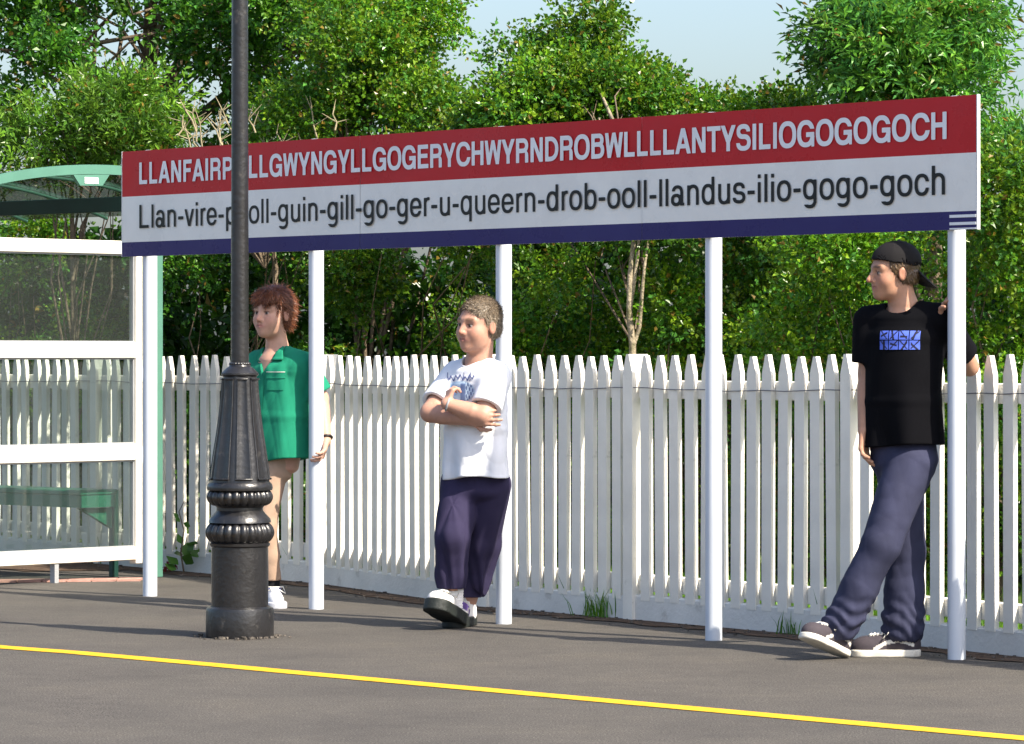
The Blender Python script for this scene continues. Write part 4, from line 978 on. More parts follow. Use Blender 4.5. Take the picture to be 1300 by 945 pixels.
def hand_parts(wrist, direc, palm_n, side, sc=1.0, curl=(0.5, 0.55, 0.6, 0.65), thumb=0.5, spread=0.10):
    """caps for palm and five fingers. direc: wrist to knuckles, palm_n: out of the palm, side: +1 thumb along palm_n x direc"""
    d = np.asarray(direc, f32); d = d/np.linalg.norm(d); n = np.asarray(palm_n, f32); n = n - d*float(n@d); n = n/np.linalg.norm(n)
    s = np.cross(n, d)*side; w = np.asarray(wrist, f32); caps = []
    for o in (-0.030, -0.010, 0.010, 0.028):
        caps.append((w + s*o*0.55*sc + d*0.012*sc, w + (s*o + d*0.082)*sc, 0.015*sc, 0.0115*sc))
    for i, (o, L) in enumerate(zip((0.030, 0.010, -0.011, -0.031), (0.074, 0.082, 0.076, 0.060))):
        p = w + (s*o + d*(0.086-0.004*abs(i-1)))*sc; a = curl[i]*0.6; q = p
        sp = (o/0.03)*spread
        for j, (fr, r0, r1) in enumerate(((0.44, 0.0098, 0.0090), (0.31, 0.0090, 0.0082), (0.25, 0.0082, 0.0068))):
            dv = (d*math.cos(a) + n*math.sin(a)) + s*sp; dv = dv/np.linalg.norm(dv); e = q + dv*L*fr*sc
            caps.append((q, e, r0*sc, r1*sc)); q = e; a += curl[i]*(0.9 if j == 0 else 0.7)
    p = w + (s*0.026 + d*0.022 + n*0.008)*sc; a = thumb
    e1 = p + (s*0.75*math.cos(a*0.5) + d*0.75 + n*0.35*a)/1.1*0.042*sc; e2 = e1 + (s*0.25*(1-a) + d*0.95 + n*0.45*a)*0.030*sc; e3 = e2 + (d*0.95 + n*0.55*a - s*0.15*a)*0.024*sc
    caps += [(w + (s*0.012 + d*0.012)*sc, p, 0.014*sc, 0.0125*sc), (p, e1, 0.0125*sc, 0.0108*sc), (e1, e2, 0.0105*sc, 0.0095*sc), (e2, e3, 0.0095*sc, 0.0075*sc)]
    return caps
def s_hand(P, caps):
    c = np.mean([x[0] for x in caps], 0); d = np.linalg.norm(P-c, axis=1)-0.15; m = d < 0.02
    if m.any():
        Q = P[m]; e = None
        for i, (a, b, r0, r1) in enumerate(caps):
            x = s_cap(Q, a, b, r0, r1); e = x if e is None else smin(e, x, 0.012 if i < 4 else 0.005)
        d = d.copy(); d[m] = e
    return np.where(m, d, np.maximum(d, 0.02))
def wrinkle(P, amp, f, seed, stretch=(1, 1, 1)):
    g = np.random.default_rng(seed); Q = P*np.array(stretch, f32); r = 0
    for k in range(4):
        w = unit(g.normal(size=(1, 3)))[0].astype(f32)*f*g.uniform(0.7, 1.6); w2 = unit(g.normal(size=(1, 3)))[0].astype(f32)*f*0.6
        r = r + 1 - 2*np.abs(np.sin(Q@w + 1.3*np.sin(Q@w2 + g.uniform(0, 6)) + g.uniform(0, 6)))
    return (amp*r/4).astype(f32)
def blob(name, f, lo, hi, h, mat, parent, paint=None):
    V, Q = mesh_sdf(f, lo, hi, h)
    return link(name, np_mesh(name, V, Q, paint(V) if paint is not None else None, True), mat, parent)
def project_decal(f, O, U_, V_, Dv, w, hgt, nu, nv, colf, name, mat, parent, off=0.003, mask=None):
    """flat print laid on the cloth: rays from a rectangle onto the surface"""
    u = np.linspace(-0.5, 0.5, nu+1); v = np.linspace(-0.5, 0.5, nv+1); uu, vv = np.meshgrid(u, v, indexing='ij')
    P = (np.asarray(O, f32) + uu.reshape(-1, 1)*w*np.asarray(U_, f32) + vv.reshape(-1, 1)*hgt*np.asarray(V_, f32)).astype(f32); Dv = np.asarray(Dv, f32)
    for it in range(60): P = P + Dv*(np.clip(f(P) - off, -0.01, 0.03)*0.7)[:, None]
    F = []
    for i in range(nu):
        for j in range(nv):
            if mask is None or mask((i+.5)/nu, (j+.5)/nv): F.append((i*(nv+1)+j, (i+1)*(nv+1)+j, (i+1)*(nv+1)+j+1, i*(nv+1)+j+1))
    used = np.unique(np.array(F)); rem = np.full(len(P), -1); rem[used] = np.arange(len(used))
    cols = np.array([colf(a+.5, b+.5) for a, b in zip(uu.ravel(), vv.ravel())])[used]
    return link(name, np_mesh(name, P[used], rem[np.array(F)], cols, True), mat, parent)
def strands(name, V, Q, sel, flow, lift, L, w, n, cols, mat, parent, seed, droop=0.25):
    """short hair tufts rooted on a hair shell"""
    g = np.random.default_rng(seed); C = V[Q].mean(1); nr = unit(np.cross(V[Q[:, 1]]-V[Q[:, 0]], V[Q[:, 2]]-V[Q[:, 0]]))
    ok = np.where(sel(C))[0]; k = g.choice(ok, n); p = C[k] + g.normal(0, 0.002, (n, 3)); nm = nr[k]
    fl = flow(C[k]); fl = unit(fl - nm*(fl*nm).sum(1, keepdims=True) + g.normal(0, 0.28, (n, 3)))
    s = unit(np.cross(fl, nm)); LL = L*g.uniform(0.6, 1.3, (n, 1)); W = w*g.uniform(0.6, 1.3, (n, 1))
    d1 = unit(fl + nm*lift); p0 = p - nm*0.003; p1 = p0 + d1*LL*0.5; p2 = p1 + unit(fl*1.0 + nm*(lift*0.3) - np.array([0, 0, droop]))*LL*0.5
    Vv = np.stack([p0-s*W, p0+s*W, p1+s*W*0.8+nm*0.002, p1-s*W*0.8+nm*0.002, p2], 1).reshape(-1, 3); i = np.arange(n)*5
    F = np.concatenate([np.stack([i, i+1, i+2], 1), np.stack([i, i+2, i+3], 1), np.stack([i+3, i+2, i+4], 1)])
    c = np.repeat(cols[g.integers(0, len(cols), n)]*g.uniform(0.7, 1.35, (n, 1)), 5, 0)
    return link(name, np_mesh(name, Vv, F, c, True), mat, parent)
def skin_mat():
    m = pmat('skin', (1, 1, 1), 0.5, 0.35, 0.10, 40, 0.12, 220, attr=True, bdist=0.002); b = m.node_tree.nodes['Principled BSDF']
    b.inputs['Subsurface Weight'].default_value = 0.12; b.inputs['Subsurface Radius'].default_value = (0.012, 0.005, 0.003); b.inputs['Subsurface Scale'].default_value = 1.0
    return m
M['skin'] = skin_mat()
M['hair'] = pmat('hair', (1, 1, 1), 0.42, 0.5, 0.2, 60, attr=True)
M['print'] = pmat('print', (1, 1, 1), 0.75, 0.3, 0.06, 60, attr=True)
class Pix:
    """photo pixel + depth offset to person-local metres"""
    def __init__(s, px0, Y0): s.px0 = px0; s.Y0 = Y0; s.s = FPX/Y0; s.org = Vector(((px0-650)*Y0/FPX, Y0, 0))
    def __call__(s, px, py, y=0.0):
        Y = s.Y0 + y
        return v3((px-650)*Y/FPX - s.org.x, y, EYE - (py-HOR)*Y/FPX)
def shoe_axes(heel, yaw, pitch):
    fw, lf = yaw_axes(yaw); a = R(pitch); fwd = fw*math.cos(a) + v3(0, 0, math.sin(a)); up = v3(0, 0, math.cos(a)) - fw*math.sin(a)
    return np.asarray(heel, f32), np.stack([fwd, lf, up], 1)
def s_sole(q, L, W, z0, z1, flare=0.0):
    # footprint: heel and ball discs blended, x from heel 0 to toe L
    a = s_cap(q*np.array([1, 1, 0], f32), (W*0.44, 0, 0), (L*0.5, 0, 0), W*0.44, W*0.44)
    b = s_cap(q*np.array([1, 1, 0], f32), (L*0.5, 0.0, 0), (L-W*0.5, 0.004, 0), W*0.43, W*0.5)
    o = smin(a, b, 0.04)
    return smax(o - flare, np.maximum(z0-q[:, 2], q[:, 2]-z1), 0.008)
def s_upper(q, L, W, zs, ankle=0.10):
    d = s_ell(q, (L*0.74, 0, zs+0.008), (L*0.27, W*0.47, 0.050))
    d = smin(d, s_ell(q, (L*0.22, 0, zs+0.02), (L*0.235, W*0.40, 0.062)), 0.05)
    d = smin(d, s_cap(q, (L*0.30, 0, zs+0.045), (L*0.58, 0, zs+0.030), W*0.34, W*0.30), 0.03)
    d = smin(d, s_cap(q, (L*0.20, 0, zs+0.03), (L*0.19, 0, ankle), W*0.36, W*0.37), 0.03)
    return smax(smax(d, zs-0.006-q[:, 2], 0.004), q[:, 2]-ankle, 0.008)

# ------------------------------------------------------------------ people
def lerp(a, b, t): return np.asarray(a)*(1-t) + np.asarray(b)*t
def plane_cut(P, p, n): return (P-np.asarray(p, f32))@unit(np.asarray(n, f32))
def hem_cut(d, P, p, n, k=0.006): return smax(d, plane_cut(P, p, n), k)
def make_shoe(parent, heel, yaw, pitch, L, W, sole_h, style, label=None):
    o, A = shoe_axes(heel, yaw, pitch); zs = sole_h
    loc = lambda P: (P-o)@A
    fu = lambda P: s_upper(loc(P), L, W, zs)
    def paint(V):
        q = loc(V); c = np.tile(np.array(style['upper'], f32), (len(V), 1)); x = q[:, 0]/L; z = q[:, 2]-zs
        if style['kind'] == 'skate':
            wave = 0.022 + 0.016*np.sin((x-0.12)*7.0) - 0.030*np.clip(x-0.55, 0, 1)*2
            st = (np.abs(z-wave) < 0.0085) & (x > 0.10) & (x < 0.70) & (np.abs(q[:, 1]) > W*0.26); c[st] = (0.72, 0.69, 0.62)
            col = (z > 0.050) & (x < 0.30); c[col] = np.array(style['upper'])*1.15
        if style['kind'] == 'trainer':
            c[(x < 0.36) & (z > 0.015) & (np.abs(q[:, 1]) > W*0.16)] = style['patch']; c[(np.abs(x-0.40) < 0.025) & (np.abs(q[:, 1]) > W*0.2)] = style['patch']
        return c
    lo, hi = o - 0.34, o + 0.34
    sh = blob('shoe', fu, lo, hi, 0.0042, M['cloth_attr'], parent, paint)
    if label: sh['label'] = label
    blob('sole', lambda P: s_sole(loc(P), L, W, -0.001 if style['kind'] != 'skate' else 0.0, zs + (0.006 if style['kind'] == 'trainer' else 0.0), 0.004 + (0.004 if style['kind'] == 'trainer' else 0)), lo, hi, 0.0045, style['solemat'], sh)
    if style['kind'] == 'skate':
        blob('foxing_line', lambda P: s_sole(loc(P), L, W, zs*0.52, zs*0.60, 0.0055), lo, hi, 0.004, M['thread'], sh)
    mb = MB()
    def surf(x, y):
        p = np.array([[x, y, zs+0.16]], f32)
        for _ in range(50): p[:, 2] -= np.clip(s_upper(p, L, W, zs, 0.2)*0.7, -0.01, 0.02)
        p[:, 2] += 0.004; return Vector((o + A@p[0]).tolist())
    for k in range(5):
        x = L*(0.46 + 0.055*k); w = W*0.20
        mb.tube([surf(x, -w), surf(x+0.006, -w*0.4), surf(x+0.010, w*0.3), surf(x+0.016, w)], 0.0052, 6)
        mb.tube([surf(x+0.016, -w), surf(x+0.010, 0), surf(x, w)], 0.0038, 6)
    b0 = surf(L*0.47, 0.0)
    for sgn in (-1, 1):
        e = o + A@np.array([L*0.47, sgn*0.045, zs+0.075], f32); e2 = o + A@np.array([L*0.56, sgn*0.055, zs+0.045], f32)
        mb.tube([b0, Vector(e.tolist()), Vector(e2.tolist()), b0], 0.0032, 5)
    mb.build('lace', M['lacewhite'], sh)
    return sh
M['cloth_attr'] = pmat('shoe_cloth', (1, 1, 1), 0.8, 0.25, 0.15, 30, 0.3, 200, attr=True, bdist=0.002)
M['lacewhite'] = pmat('lace_white', (0.75, 0.73, 0.68), 0.8, 0.2, 0.1, 30)
M['thread'] = pmat('dark_thread', (0.03, 0.03, 0.035), 0.7, 0.3, 0.1, 30)
M['solewhite'] = pmat('sole_white', (0.70, 0.66, 0.57), 0.6, 0.3, 0.15, 30, dirt=((0.3, 0.27, 0.22), 20, 0.58, 0.75))
M['soledark'] = pmat('sole_dark', (0.014, 0.018, 0.016), 0.6, 0.4, 0.3, 30, 0.5, 40, bdist=0.008)
M['soleblue'] = pmat('sole_pale', (0.55, 0.56, 0.60), 0.6, 0.3, 0.2, 30)
def cloth(name, col, var=0.10, weave=420, rough=0.85, spec=0.2, bump=0.25): return pmat(name, col, rough, spec, var, 9, bump, weave, bdist=0.0015)
M['tee_white'] = cloth('white_tshirt', (0.78, 0.79, 0.82), 0.06)
M['tee_black'] = cloth('black_tshirt', (0.0045, 0.0045, 0.006), 0.2, spec=0.06)
M['joggers'] = cloth('purple_navy_joggers', (0.028, 0.023, 0.058), 0.15)
M['jeans'] = cloth('blue_jeans', (0.036, 0.039, 0.076), 0.28, 260)
M['chino'] = cloth('tan_trousers', (0.42, 0.29, 0.21), 0.12)
M['blouse'] = cloth('green_blouse', (0.012, 0.22, 0.125), 0.12)
M['sock_white'] = cloth('white_sock', (0.78, 0.76, 0.74), 0.06)
M['sock_black'] = cloth('black_sock', (0.01, 0.01, 0.012), 0.06)
M['cap_black'] = cloth('black_cap', (0.010, 0.009, 0.010), 0.3, spec=0.2)
M['strap'] = pmat('strap', (0.02, 0.017, 0.015), 0.4, 0.5, 0.2, 40)

def add_hair(parent, H, shell, sel, flow, lift, L, w, n, cols, seed, droop=0.25, h=0.004):
    c = H.c; V, Q = mesh_sdf(shell, c-0.20*H.k, c+0.20*H.k, h)
    g = np.random.default_rng(seed); base = np.tile(cols.mean(0)*0.7, (len(V), 1))*(1+0.25*vnoise(V.astype(np.float64), 60, seed)[:, None])
    o = link('hair', np_mesh('hair', V, Q, np.clip(base, 0, 1), True), M['hair'], parent)
    strands('hair_tufts', V, Q, sel, flow, lift, L, w, n, cols, M['hair'], o, seed, droop)
    return o

# ================================================================== boy in white T-shirt, arms folded
def build_boy():
    p = Pix(600, 18.40); root = tag(empty('person', p.org), 'boy in white T-shirt with folded arms leaning on a sign post', 'person')
    fw, lf = yaw_axes(50)
    H = Head(p(607.5, 413, 0.02), head_frame(46, 1, -3), 1.07, fem=0.2, chub=1.0, nose=0.85)
    neck = p(608, 462, 0.05)
    chest = p(605, 488, 0.05); belly = p(605, 548, 0.03); pelv = p(603, 612, 0.05)
    sR = chest - lf*0.150 + v3(0, 0, 0.035); sL = chest + lf*0.150 + v3(0, 0, 0.03)
    eR = p(546, 524, -0.01); wR = p(597, 533, -0.155)
    eL = p(613, 528, -0.17); wL = p(567, 513, -0.165)
    hipR, hipL = p(586, 615, 0.07), p(622, 615, 0.02)
    kR, aR = p(575, 684, -0.09), p(575, 765, -0.04)
    kL, aL = p(611, 690, 0.09), p(593, 774, 0.15)
    handR = hand_parts(wR, p(622, 531, -0.20)-wR, lf*-0.2-fw*0.9, 1, 0.92, (0.25, .25, .3, .35), 0.4)
    handL = hand_parts(wL, p(572, 496, -0.14)-wL, -fw+v3(0.3, 0, 0), -1, 0.80, (0.9, .95, 1.0, 1.05), 0.3)
    def body(P):
        d = s_torso(P, [(chest+v3(0, 0, .03), .140, .085), (belly, .130, .100), (pelv, .135, .095)], lf)
        d = smin(d, s_chain(P, [H.wor((-0.018, 0, -0.06)), neck, neck-v3(0, 0, .06)], [.058, .062, .075], .02), .04)
        for s, e, w in ((sR, eR, wR), (sL, eL, wL)):
            d = smin(d, s_chain(P, [lerp(chest+v3(0, 0, .03), s, .6), s, e], [.05, .056, .045]), .03)
            m = lerp(e, w, .3)
            d = smin(d, s_chain(P, [e, m, w], [.043, .046, .028]), .015)
        for hp, k, a in ((hipR, kR, aR), (hipL, kL, aL)): d = smin(d, s_chain(P, [hp, k, lerp(k, a, .35), a, a-v3(0, 0, .03)], [.078, .055, .052, .034, .036]), .03)
        d = smin(d, s_hand(P, handR), .012); d = smin(d, s_hand(P, handL), .012)
        return smin(d, H.sdf(P), .02)
    skin = (0.47, 0.26, 0.185)
    blob('body', body, v3(-.34, -.36, -.01), v3(.34, .36, 1.58), 0.0047, M['skin'], root, lambda V: H.paint(V, skin, (0.40, 0.13, 0.11), (0.16, 0.09, 0.05)))
    # T-shirt
    hz = float(p(606, 607, 0)[2])
    def shirt(P):
        d = s_torso(P, [(chest+v3(0, 0, .045), .150, .100), (chest, .168, .118), (belly, .168, .132), (p(608, 620, .03), .180, .142)], lf, .012)
        for s, e in ((sR, eR), (sL, eL)):
            m = lerp(s, e, .80)
            sl = s_chain(P, [lerp(neck, s, .35)-v3(0, 0, .01), s+v3(0, 0, .006), m], [.062, .070, .073]); sl = hem_cut(sl, P, lerp(s, e, .76), e-s)
            sl = np.maximum(sl, -(s_cap(P, lerp(s, e, .60), e, .05, .062)))
            d = smin(d, sl, .035)
        low = np.clip((hz+0.34-P[:, 2])/0.34, 0, 1)
        d = d + wrinkle(P, .011, 13, 3, (1, 1, .5))*(0.35+low) + wrinkle(P, .0055, 33, 4, (1, 1, .6))*(.4+.6*low) + .010*low*np.sin((P@lf)*46+1.0+2*P[:, 2])*np.clip(low*1.3, 0, 1)
        d = smax(d, hz + 0.010*np.sin((P@lf)*17) - P[:, 2], .006)
        d = smax(d, -s_cap(P, neck-v3(0, 0, .01)+fw*.012, H.wor((-0.01, 0, -0.05)), .072, .078), .008)
        d = smax(d, -s_torso(P, [(p(608, 640, .03), .15, .11), (p(606, 600, .03), .15, .11)], lf), .004)
        return d
    sh = blob('tshirt', shirt, v3(-.36, -.34, .60), v3(.36, .36, 1.36), 0.0055, M['tee_white'], root)
    # neck rib
    c = neck + fw*.012; mb = MB(); ring_ = []
    for k in range(25):
        a = 2*math.pi*k/24; q = c + lf*math.cos(a)*.076 + fw*math.sin(a)*.072
        z = float(q[2]) - 0.022*math.sin(a)
        pt = np.array([[q[0], q[1], 1.34]], f32)
        for _ in range(60): pt[:, 2] -= np.clip(shirt(pt)*.6, -.01, .02)
        ring_.append(Vector((q[0], q[1], max(min(float(pt[0, 2]), z+0.03), z-0.02)+.001)))
    mb.tube(ring_, .0065, 6, cap=False).build('neck_rib', M['tee_white'], sh)
    # printed motif: script line over a pale blue scene
    def colf(u, v):
        if v < 0.70:
            if (u-0.30)**2/0.05 + (v-0.40)**2/0.10 < 0.5 and math.sin(u*19+v*7) > -0.3: return (0.33, 0.47, 0.66)
            if 0.50 < u < 0.66 and v < 0.62: return (0.17, 0.24, 0.42)
            if u > 0.66 and math.sin(u*60)*math.cos(v*22+u*8) > 0.1: return (0.12, 0.17, 0.32)
            return (0.48, 0.62, 0.75)
        return (0.10, 0.12, 0.25)
    def scrip(u, v):
        if v < 0.68: return ((u-0.5)/0.47)**2 + ((v-0.34)/0.36)**2 < 1
        if u < 0.05 or u > 0.98: return False
        y = (v-0.74)/0.24; ph = u*40 + 0.9*y
        return abs(y - (0.32+0.26*math.sin(ph)+0.16*math.sin(ph*0.37+1))) < 0.16 or (int(u*9) in (0, 5, 7) and abs((u*9) % 1-0.4-0.2*y) < 0.12 and -0.3 < y < 1.1)
    O = p(583, 492, -0.40)
    project_decal(shirt, O, v3(1, 0, 0), v3(0, 0, 1), v3(0, 1, 0), 38/p.s, 36/p.s, 76, 64, colf, 'shirt_print', M['print'], sh, .0025, scrip)
    # joggers
    def leg(P, hp, k, a, r, zc, seed, ph):
        d = s_chain(P, [hp, k, lerp(k, a, .55), a], r, .02)
        ang = np.arctan2(P[:, 1]-k[1], P[:, 0]-k[0]); lowr = np.clip((hp[2]-P[:, 2])/0.5, 0, 1)
        d = d + .010*lowr*np.sin(ang*3+ph+P[:, 2]*5) + .005*lowr*np.sin(ang*7+ph*3+P[:, 2]*11) + wrinkle(P, .011, 17, seed, (1, 1, .55))*np.clip(lowr+.15, 0, 1)
        d = smax(d, zc - P[:, 2], .006)
        return np.maximum(d, -np.maximum(s_chain(P, [lerp(k, a, .5), a, a-v3(0, 0, .2)], [r[2]-.028, r[3]-.024, r[3]-.024]), P[:, 2]-zc-.06))
    zR, zL = float(p(574, 747, -.04)[2]), float(p(600, 759, .08)[2])
    def trousers(P):
        d = s_torso(P, [(p(604, 596, .05), .150, .115), (p(603, 622, .05), .158, .122)], lf)
        d = smin(d, leg(P, hipR, kR, aR, [.098, .080, .068, .060], zR, 5, 0.4), .04)
        d = smin(d, leg(P, hipL, kL, aL, [.100, .082, .064, .054], zL, 6, 2.0), .010)
        return d
    blob('trousers', trousers, v3(-.32, -.32, .08), v3(.32, .34, .80), 0.0052, M['joggers'], root)
    so = blob('sock', lambda P: s_chain(P, [aR+v3(0, 0, .10), aR, aR-v3(0, 0, .015)], [.050, .048, .050]) + .0012*np.sin(P[:, 2]*500), aR-.2, aR+.2, .004, M['sock_white'], root)
    blob('sock', lambda P: s_chain(P, [aL+v3(0, 0, .10), aL, aL-v3(0, 0, .02)], [.047, .045, .046]), aL-.2, aL+.2, .005, M['sock_white'], root)
    def dragon(u, v):
        for (x, y, a, b) in ((.5, .42, .24, .17), (.76, .62, .12, .12), (.28, .68, .10, .22), (.20, .40, .16, .07), (.36, .18, .06, .18), (.66, .18, .06, .18), (.48, .72, .12, .16), (.88, .50, .10, .06)):
            if ((u-x)/a)**2 + ((v-y)/b)**2 < 1: return True
        return False
    fs = lambda P: s_chain(P, [aR+v3(0, 0, .10), aR, aR-v3(0, 0, .015)], [.050, .048, .050])
    project_decal(fs, p(573.5, 747, -.25), v3(1, 0, 0), v3(0, 0, 1), v3(0, 1, 0), 10/p.s, 9/p.s, 28, 24, lambda u, v: (0.60, 0.02, 0.05), 'sock_emblem', M['print'], so, .0022, dragon)
    st = dict(kind='trainer', upper=(0.72, 0.70, 0.68), patch=(0.10, 0.06, 0.22), solemat=M['soledark'])
    make_shoe(root, v3(float(aR[0])+.030, float(aR[1])+.055, .004), 30, 20, .285, .118, .050, st)
    make_shoe(root, v3(float(aL[0])+.010, float(aL[1])+.06, .0), 20, 0, .26, .10, .04, st)
    # short hair
    def shell(P):
        q = H.loc(P); d = np.minimum(s_ell(q, (-0.016, 0, 0.037), (0.104, 0.081, 0.090)), s_ell(q, (-0.045, 0, -0.005), (0.068, 0.076, 0.075)))
        front = q[:, 0]*0.95 - 0.060 - 0.50*(q[:, 2]-0.045)          # hairline runs back from the brow to the ear
        front2 = np.where(q[:, 2] < 0.040, q[:, 0] - 0.022 - 0.2*(q[:, 2]), front)
        low = -(q[:, 2] + 0.060 + 0.25*np.clip(q[:, 0]+0.03, 0, 1))
        d = np.maximum(d, np.maximum(front2, low)*0.8)
        d = np.maximum(d, -(s_ell(np.stack([q[:, 0], np.abs(q[:, 1]), q[:, 2]], 1), (-0.008, 0.085, -0.012), (0.024, 0.022, 0.034))))
        return d*H.k + .0008*np.sin(P[:, 0]*310)*np.sin(P[:, 2]*290+P[:, 1]*200)
    def fl(C):
        q = H.loc(C.astype(f32)).astype(np.float64); t = np.clip((q[:, 2]-0.03)/0.06, 0, 1)
        return np.stack([0.8*t - 0.25*(1-t), 0*t, 0.30*t - 0.9*(1-t)], 1)@H.F.T
    cols = np.array([(0.19, 0.14, 0.09), (0.25, 0.19, 0.125), (0.15, 0.11, 0.07)])
    add_hair(root, H, shell, lambda C: (H.loc(C.astype(f32))[:, 2] > -0.05), fl, 0.42, .018, .0009, 14000, cols, 3, 0.0)
    # watch
    wm = MB(); dv = Vector((wL-eL).tolist()).normalized(); cW = Vector(lerp(eL, wL, .97).tolist()); u = dv.orthogonal().normalized(); w = dv.cross(u)
    wm.tube([cW + (u*math.cos(a)+w*math.sin(a))*.031 for a in np.linspace(0, 2*math.pi, 20)], .005, 6, cap=False).build('watch', M['greymetal'], root)
    return root

# ================================================================== woman in green blouse
def build_woman():
    p = Pix(352, 19.92); root = tag(empty('person', p.org), 'woman in loose green blouse standing behind the lamp post', 'person')
    fw, lf = yaw_axes(40)
    H = Head(p(346, 398, 0.0), head_frame(36, 0, -2), 1.05, fem=1.0, chub=0.6, nose=0.85)
    neck = p(352, 442, .03); chest = p(357, 474, .03); belly = p(359, 530, .02); pelv = p(354, 590, .03)
    sR = chest - lf*.160 + v3(0, 0, .050); sL = chest + lf*.160 + v3(0, 0, .045)
    eR, wR = p(312, 512, .10), p(309, 562, .02)
    eL, wL = p(407, 506, -.05), p(414, 560, -.15)
    hipR, kR, aR = p(332, 594, .08), p(320, 670, .06), p(322, 745, .10)
    hipL, kL, aL = p(346, 590, .0), p(335, 668, -.04), p(345, 742, .0)
    handR = hand_parts(wR, v3(-.02, -.05, -1), lf, 1, .92, (.3, .35, .4, .45), .4)
    handL = hand_parts(wL, p(408, 590, -.24)-wL, v3(-1, -.25, 0), -1, .95, (.75, .7, .65, .6), .5)
    def body(P):
        d = s_torso(P, [(chest+v3(0, 0, .06), .140, .085), (chest, .148, .105), (belly, .135, .10), (pelv, .115, .085)], lf)
        d = smin(d, s_chain(P, [H.wor((-0.02, 0, -0.06)), neck, neck-v3(0, 0, .06)], [.052, .055, .08], .02), .05)
        for s, e, w in ((sR, eR, wR), (sL, eL, wL)):
            d = smin(d, s_chain(P, [lerp(chest+v3(0, 0, .07), s, .6), s, e], [.05, .050, .040]), .03)
            d = smin(d, s_chain(P, [e, lerp(e, w, .3), w], [.039, .040, .026]), .015)
        for hp, k, a in ((hipR, kR, aR), (hipL, kL, aL)): d = smin(d, s_chain(P, [hp, k, lerp(k, a, .35), a, a-v3(0, 0, .03)], [.070, .048, .046, .032, .034]), .03)
        d = smin(d, s_hand(P, handR), .012); d = smin(d, s_hand(P, handL), .012)
        return smin(d, H.sdf(P), .02)
    skin = (0.52, 0.30, 0.22)
    blob('body', body, v3(-.40, -.42, -.01), v3(.42, .36, 1.68), 0.0047, M['skin'], root, lambda V: H.paint(V, skin, (0.42, 0.14, 0.13), (0.14, 0.06, 0.03)))
    hz = float(p(360, 586, 0)[2])
    def shirt(P, collar=True):
        d = s_torso(P, [(chest+v3(0, 0, .085), .095, .075), (chest+v3(0, 0, .01), .165, .122), (belly, .170, .136), (p(357, 600, .02), .182, .146)], lf, .012)
        for s, e in ((sR, eR), (sL, eL)):
            sl = s_chain(P, [lerp(neck, s, .35)-v3(0, 0, .015), s, lerp(s, e, .85)], [.048, .062, .066]); sl = hem_cut(sl, P, lerp(s, e, .80), e-s)
            d = smin(d, sl, .045)
        low = np.clip((hz+0.55-P[:, 2])/0.55, 0, 1)
        d = d + wrinkle(P, .011, 13, 13, (1, 1, .5))*(.5+low*.7) + wrinkle(P, .005, 34, 14, (1, 1, .5))*.8 + .008*low*np.sin((P@lf)*38)
        lift = 0.02*np.abs(np.sin((P@lf)*9))
        d = smax(d, hz + lift - P[:, 2], .006)
        d = smax(d, -s_cap(P, neck-v3(0, 0, .015), H.wor((-0.01, 0, -0.05)), .064, .075), .008)
        # open V neck
        l = (P-chest)@lf + .01; f_ = (P-chest)@fw; z = P[:, 2]-(chest[2]-.015)
        v = np.maximum(np.maximum(np.abs(l) - np.clip(z, 0, 1)*.48, -z), .03-f_)
        d = smax(d, -v, .004)
        return smax(d, -s_torso(P, [(p(357, 620, .02), .15, .11), (p(357, 583, .02), .15, .11)], lf), .004)
    sh = blob('blouse', shirt, v3(-.40, -.32, .60), v3(.40, .36, 1.46), 0.0055, M['blouse'], root)
    # collar leaves lying along the V
    for s in (-1, 1):
        a = neck + lf*s*.060 + fw*.045 + v3(0, 0, .012); b = chest + fw*.120 + lf*(s*.040-.01) + v3(0, 0, .075); c = chest + fw*.108 + lf*s*.095 + v3(0, 0, .080); dd = neck + lf*s*.082 + fw*.015 - v3(0, 0, .004)
        def proj(q):
            q = np.array([q], f32) + fw*.05 + v3(0, 0, .03)
            for _ in range(60):
                e_ = shirt(q) - .006; q = q - (fw*.8+v3(0, 0, .5))*np.clip(e_*.7, -.01, .02)[:, None]
            return q[0]
        pts_ = []
        n_ = 7
        for i in range(n_+1):
            for j in range(n_+1):
                t, r = i/n_, j/n_; q = lerp(lerp(a, b, t), lerp(dd, c, t), r); pts_.append(proj(q) + fw*.004*math.sin(math.pi*r))
        F = [(i*(n_+1)+j, (i+1)*(n_+1)+j, (i+1)*(n_+1)+j+1, i*(n_+1)+j+1) for i in range(n_) for j in range(n_)]
        o = link('collar', np_mesh('collar', np.array(pts_), F), M['blouse'], sh)
        so_ = o.modifiers.new('thick', 'SOLIDIFY'); so_.thickness = .005; so_.offset = 1
    # pocket flap and placket
    O = chest + lf*.075 + fw*.4 - v3(0, 0, .01)
    o = project_decal(shirt, O, lf, v3(0, 0, 1), -fw, .105, .030, 16, 5, lambda u, v: (.012, .22, .125), 'pocket_flap', M['blouse'], sh, .006)
    o = project_decal(shirt, O - v3(0, 0, .02), lf, v3(0, 0, 1), -fw, .098, .11, 14, 14, lambda u, v: (.012, .22, .125), 'pocket', M['blouse'], sh, .003)
    o = project_decal(shirt, O + v3(0, 0, .017), lf, v3(0, 0, 1), -fw, .100, .004, 14, 1, lambda u, v: (.6, .62, .55), 'pocket_trim', M['print'], sh, .008)
    o = project_decal(shirt, chest - lf*.01 + fw*.4 - v3(0, 0, .21), lf, v3(0, 0, 1), -fw, .032, .40, 5, 40, lambda u, v: (.012, .22, .125), 'placket', M['blouse'], sh, .004)
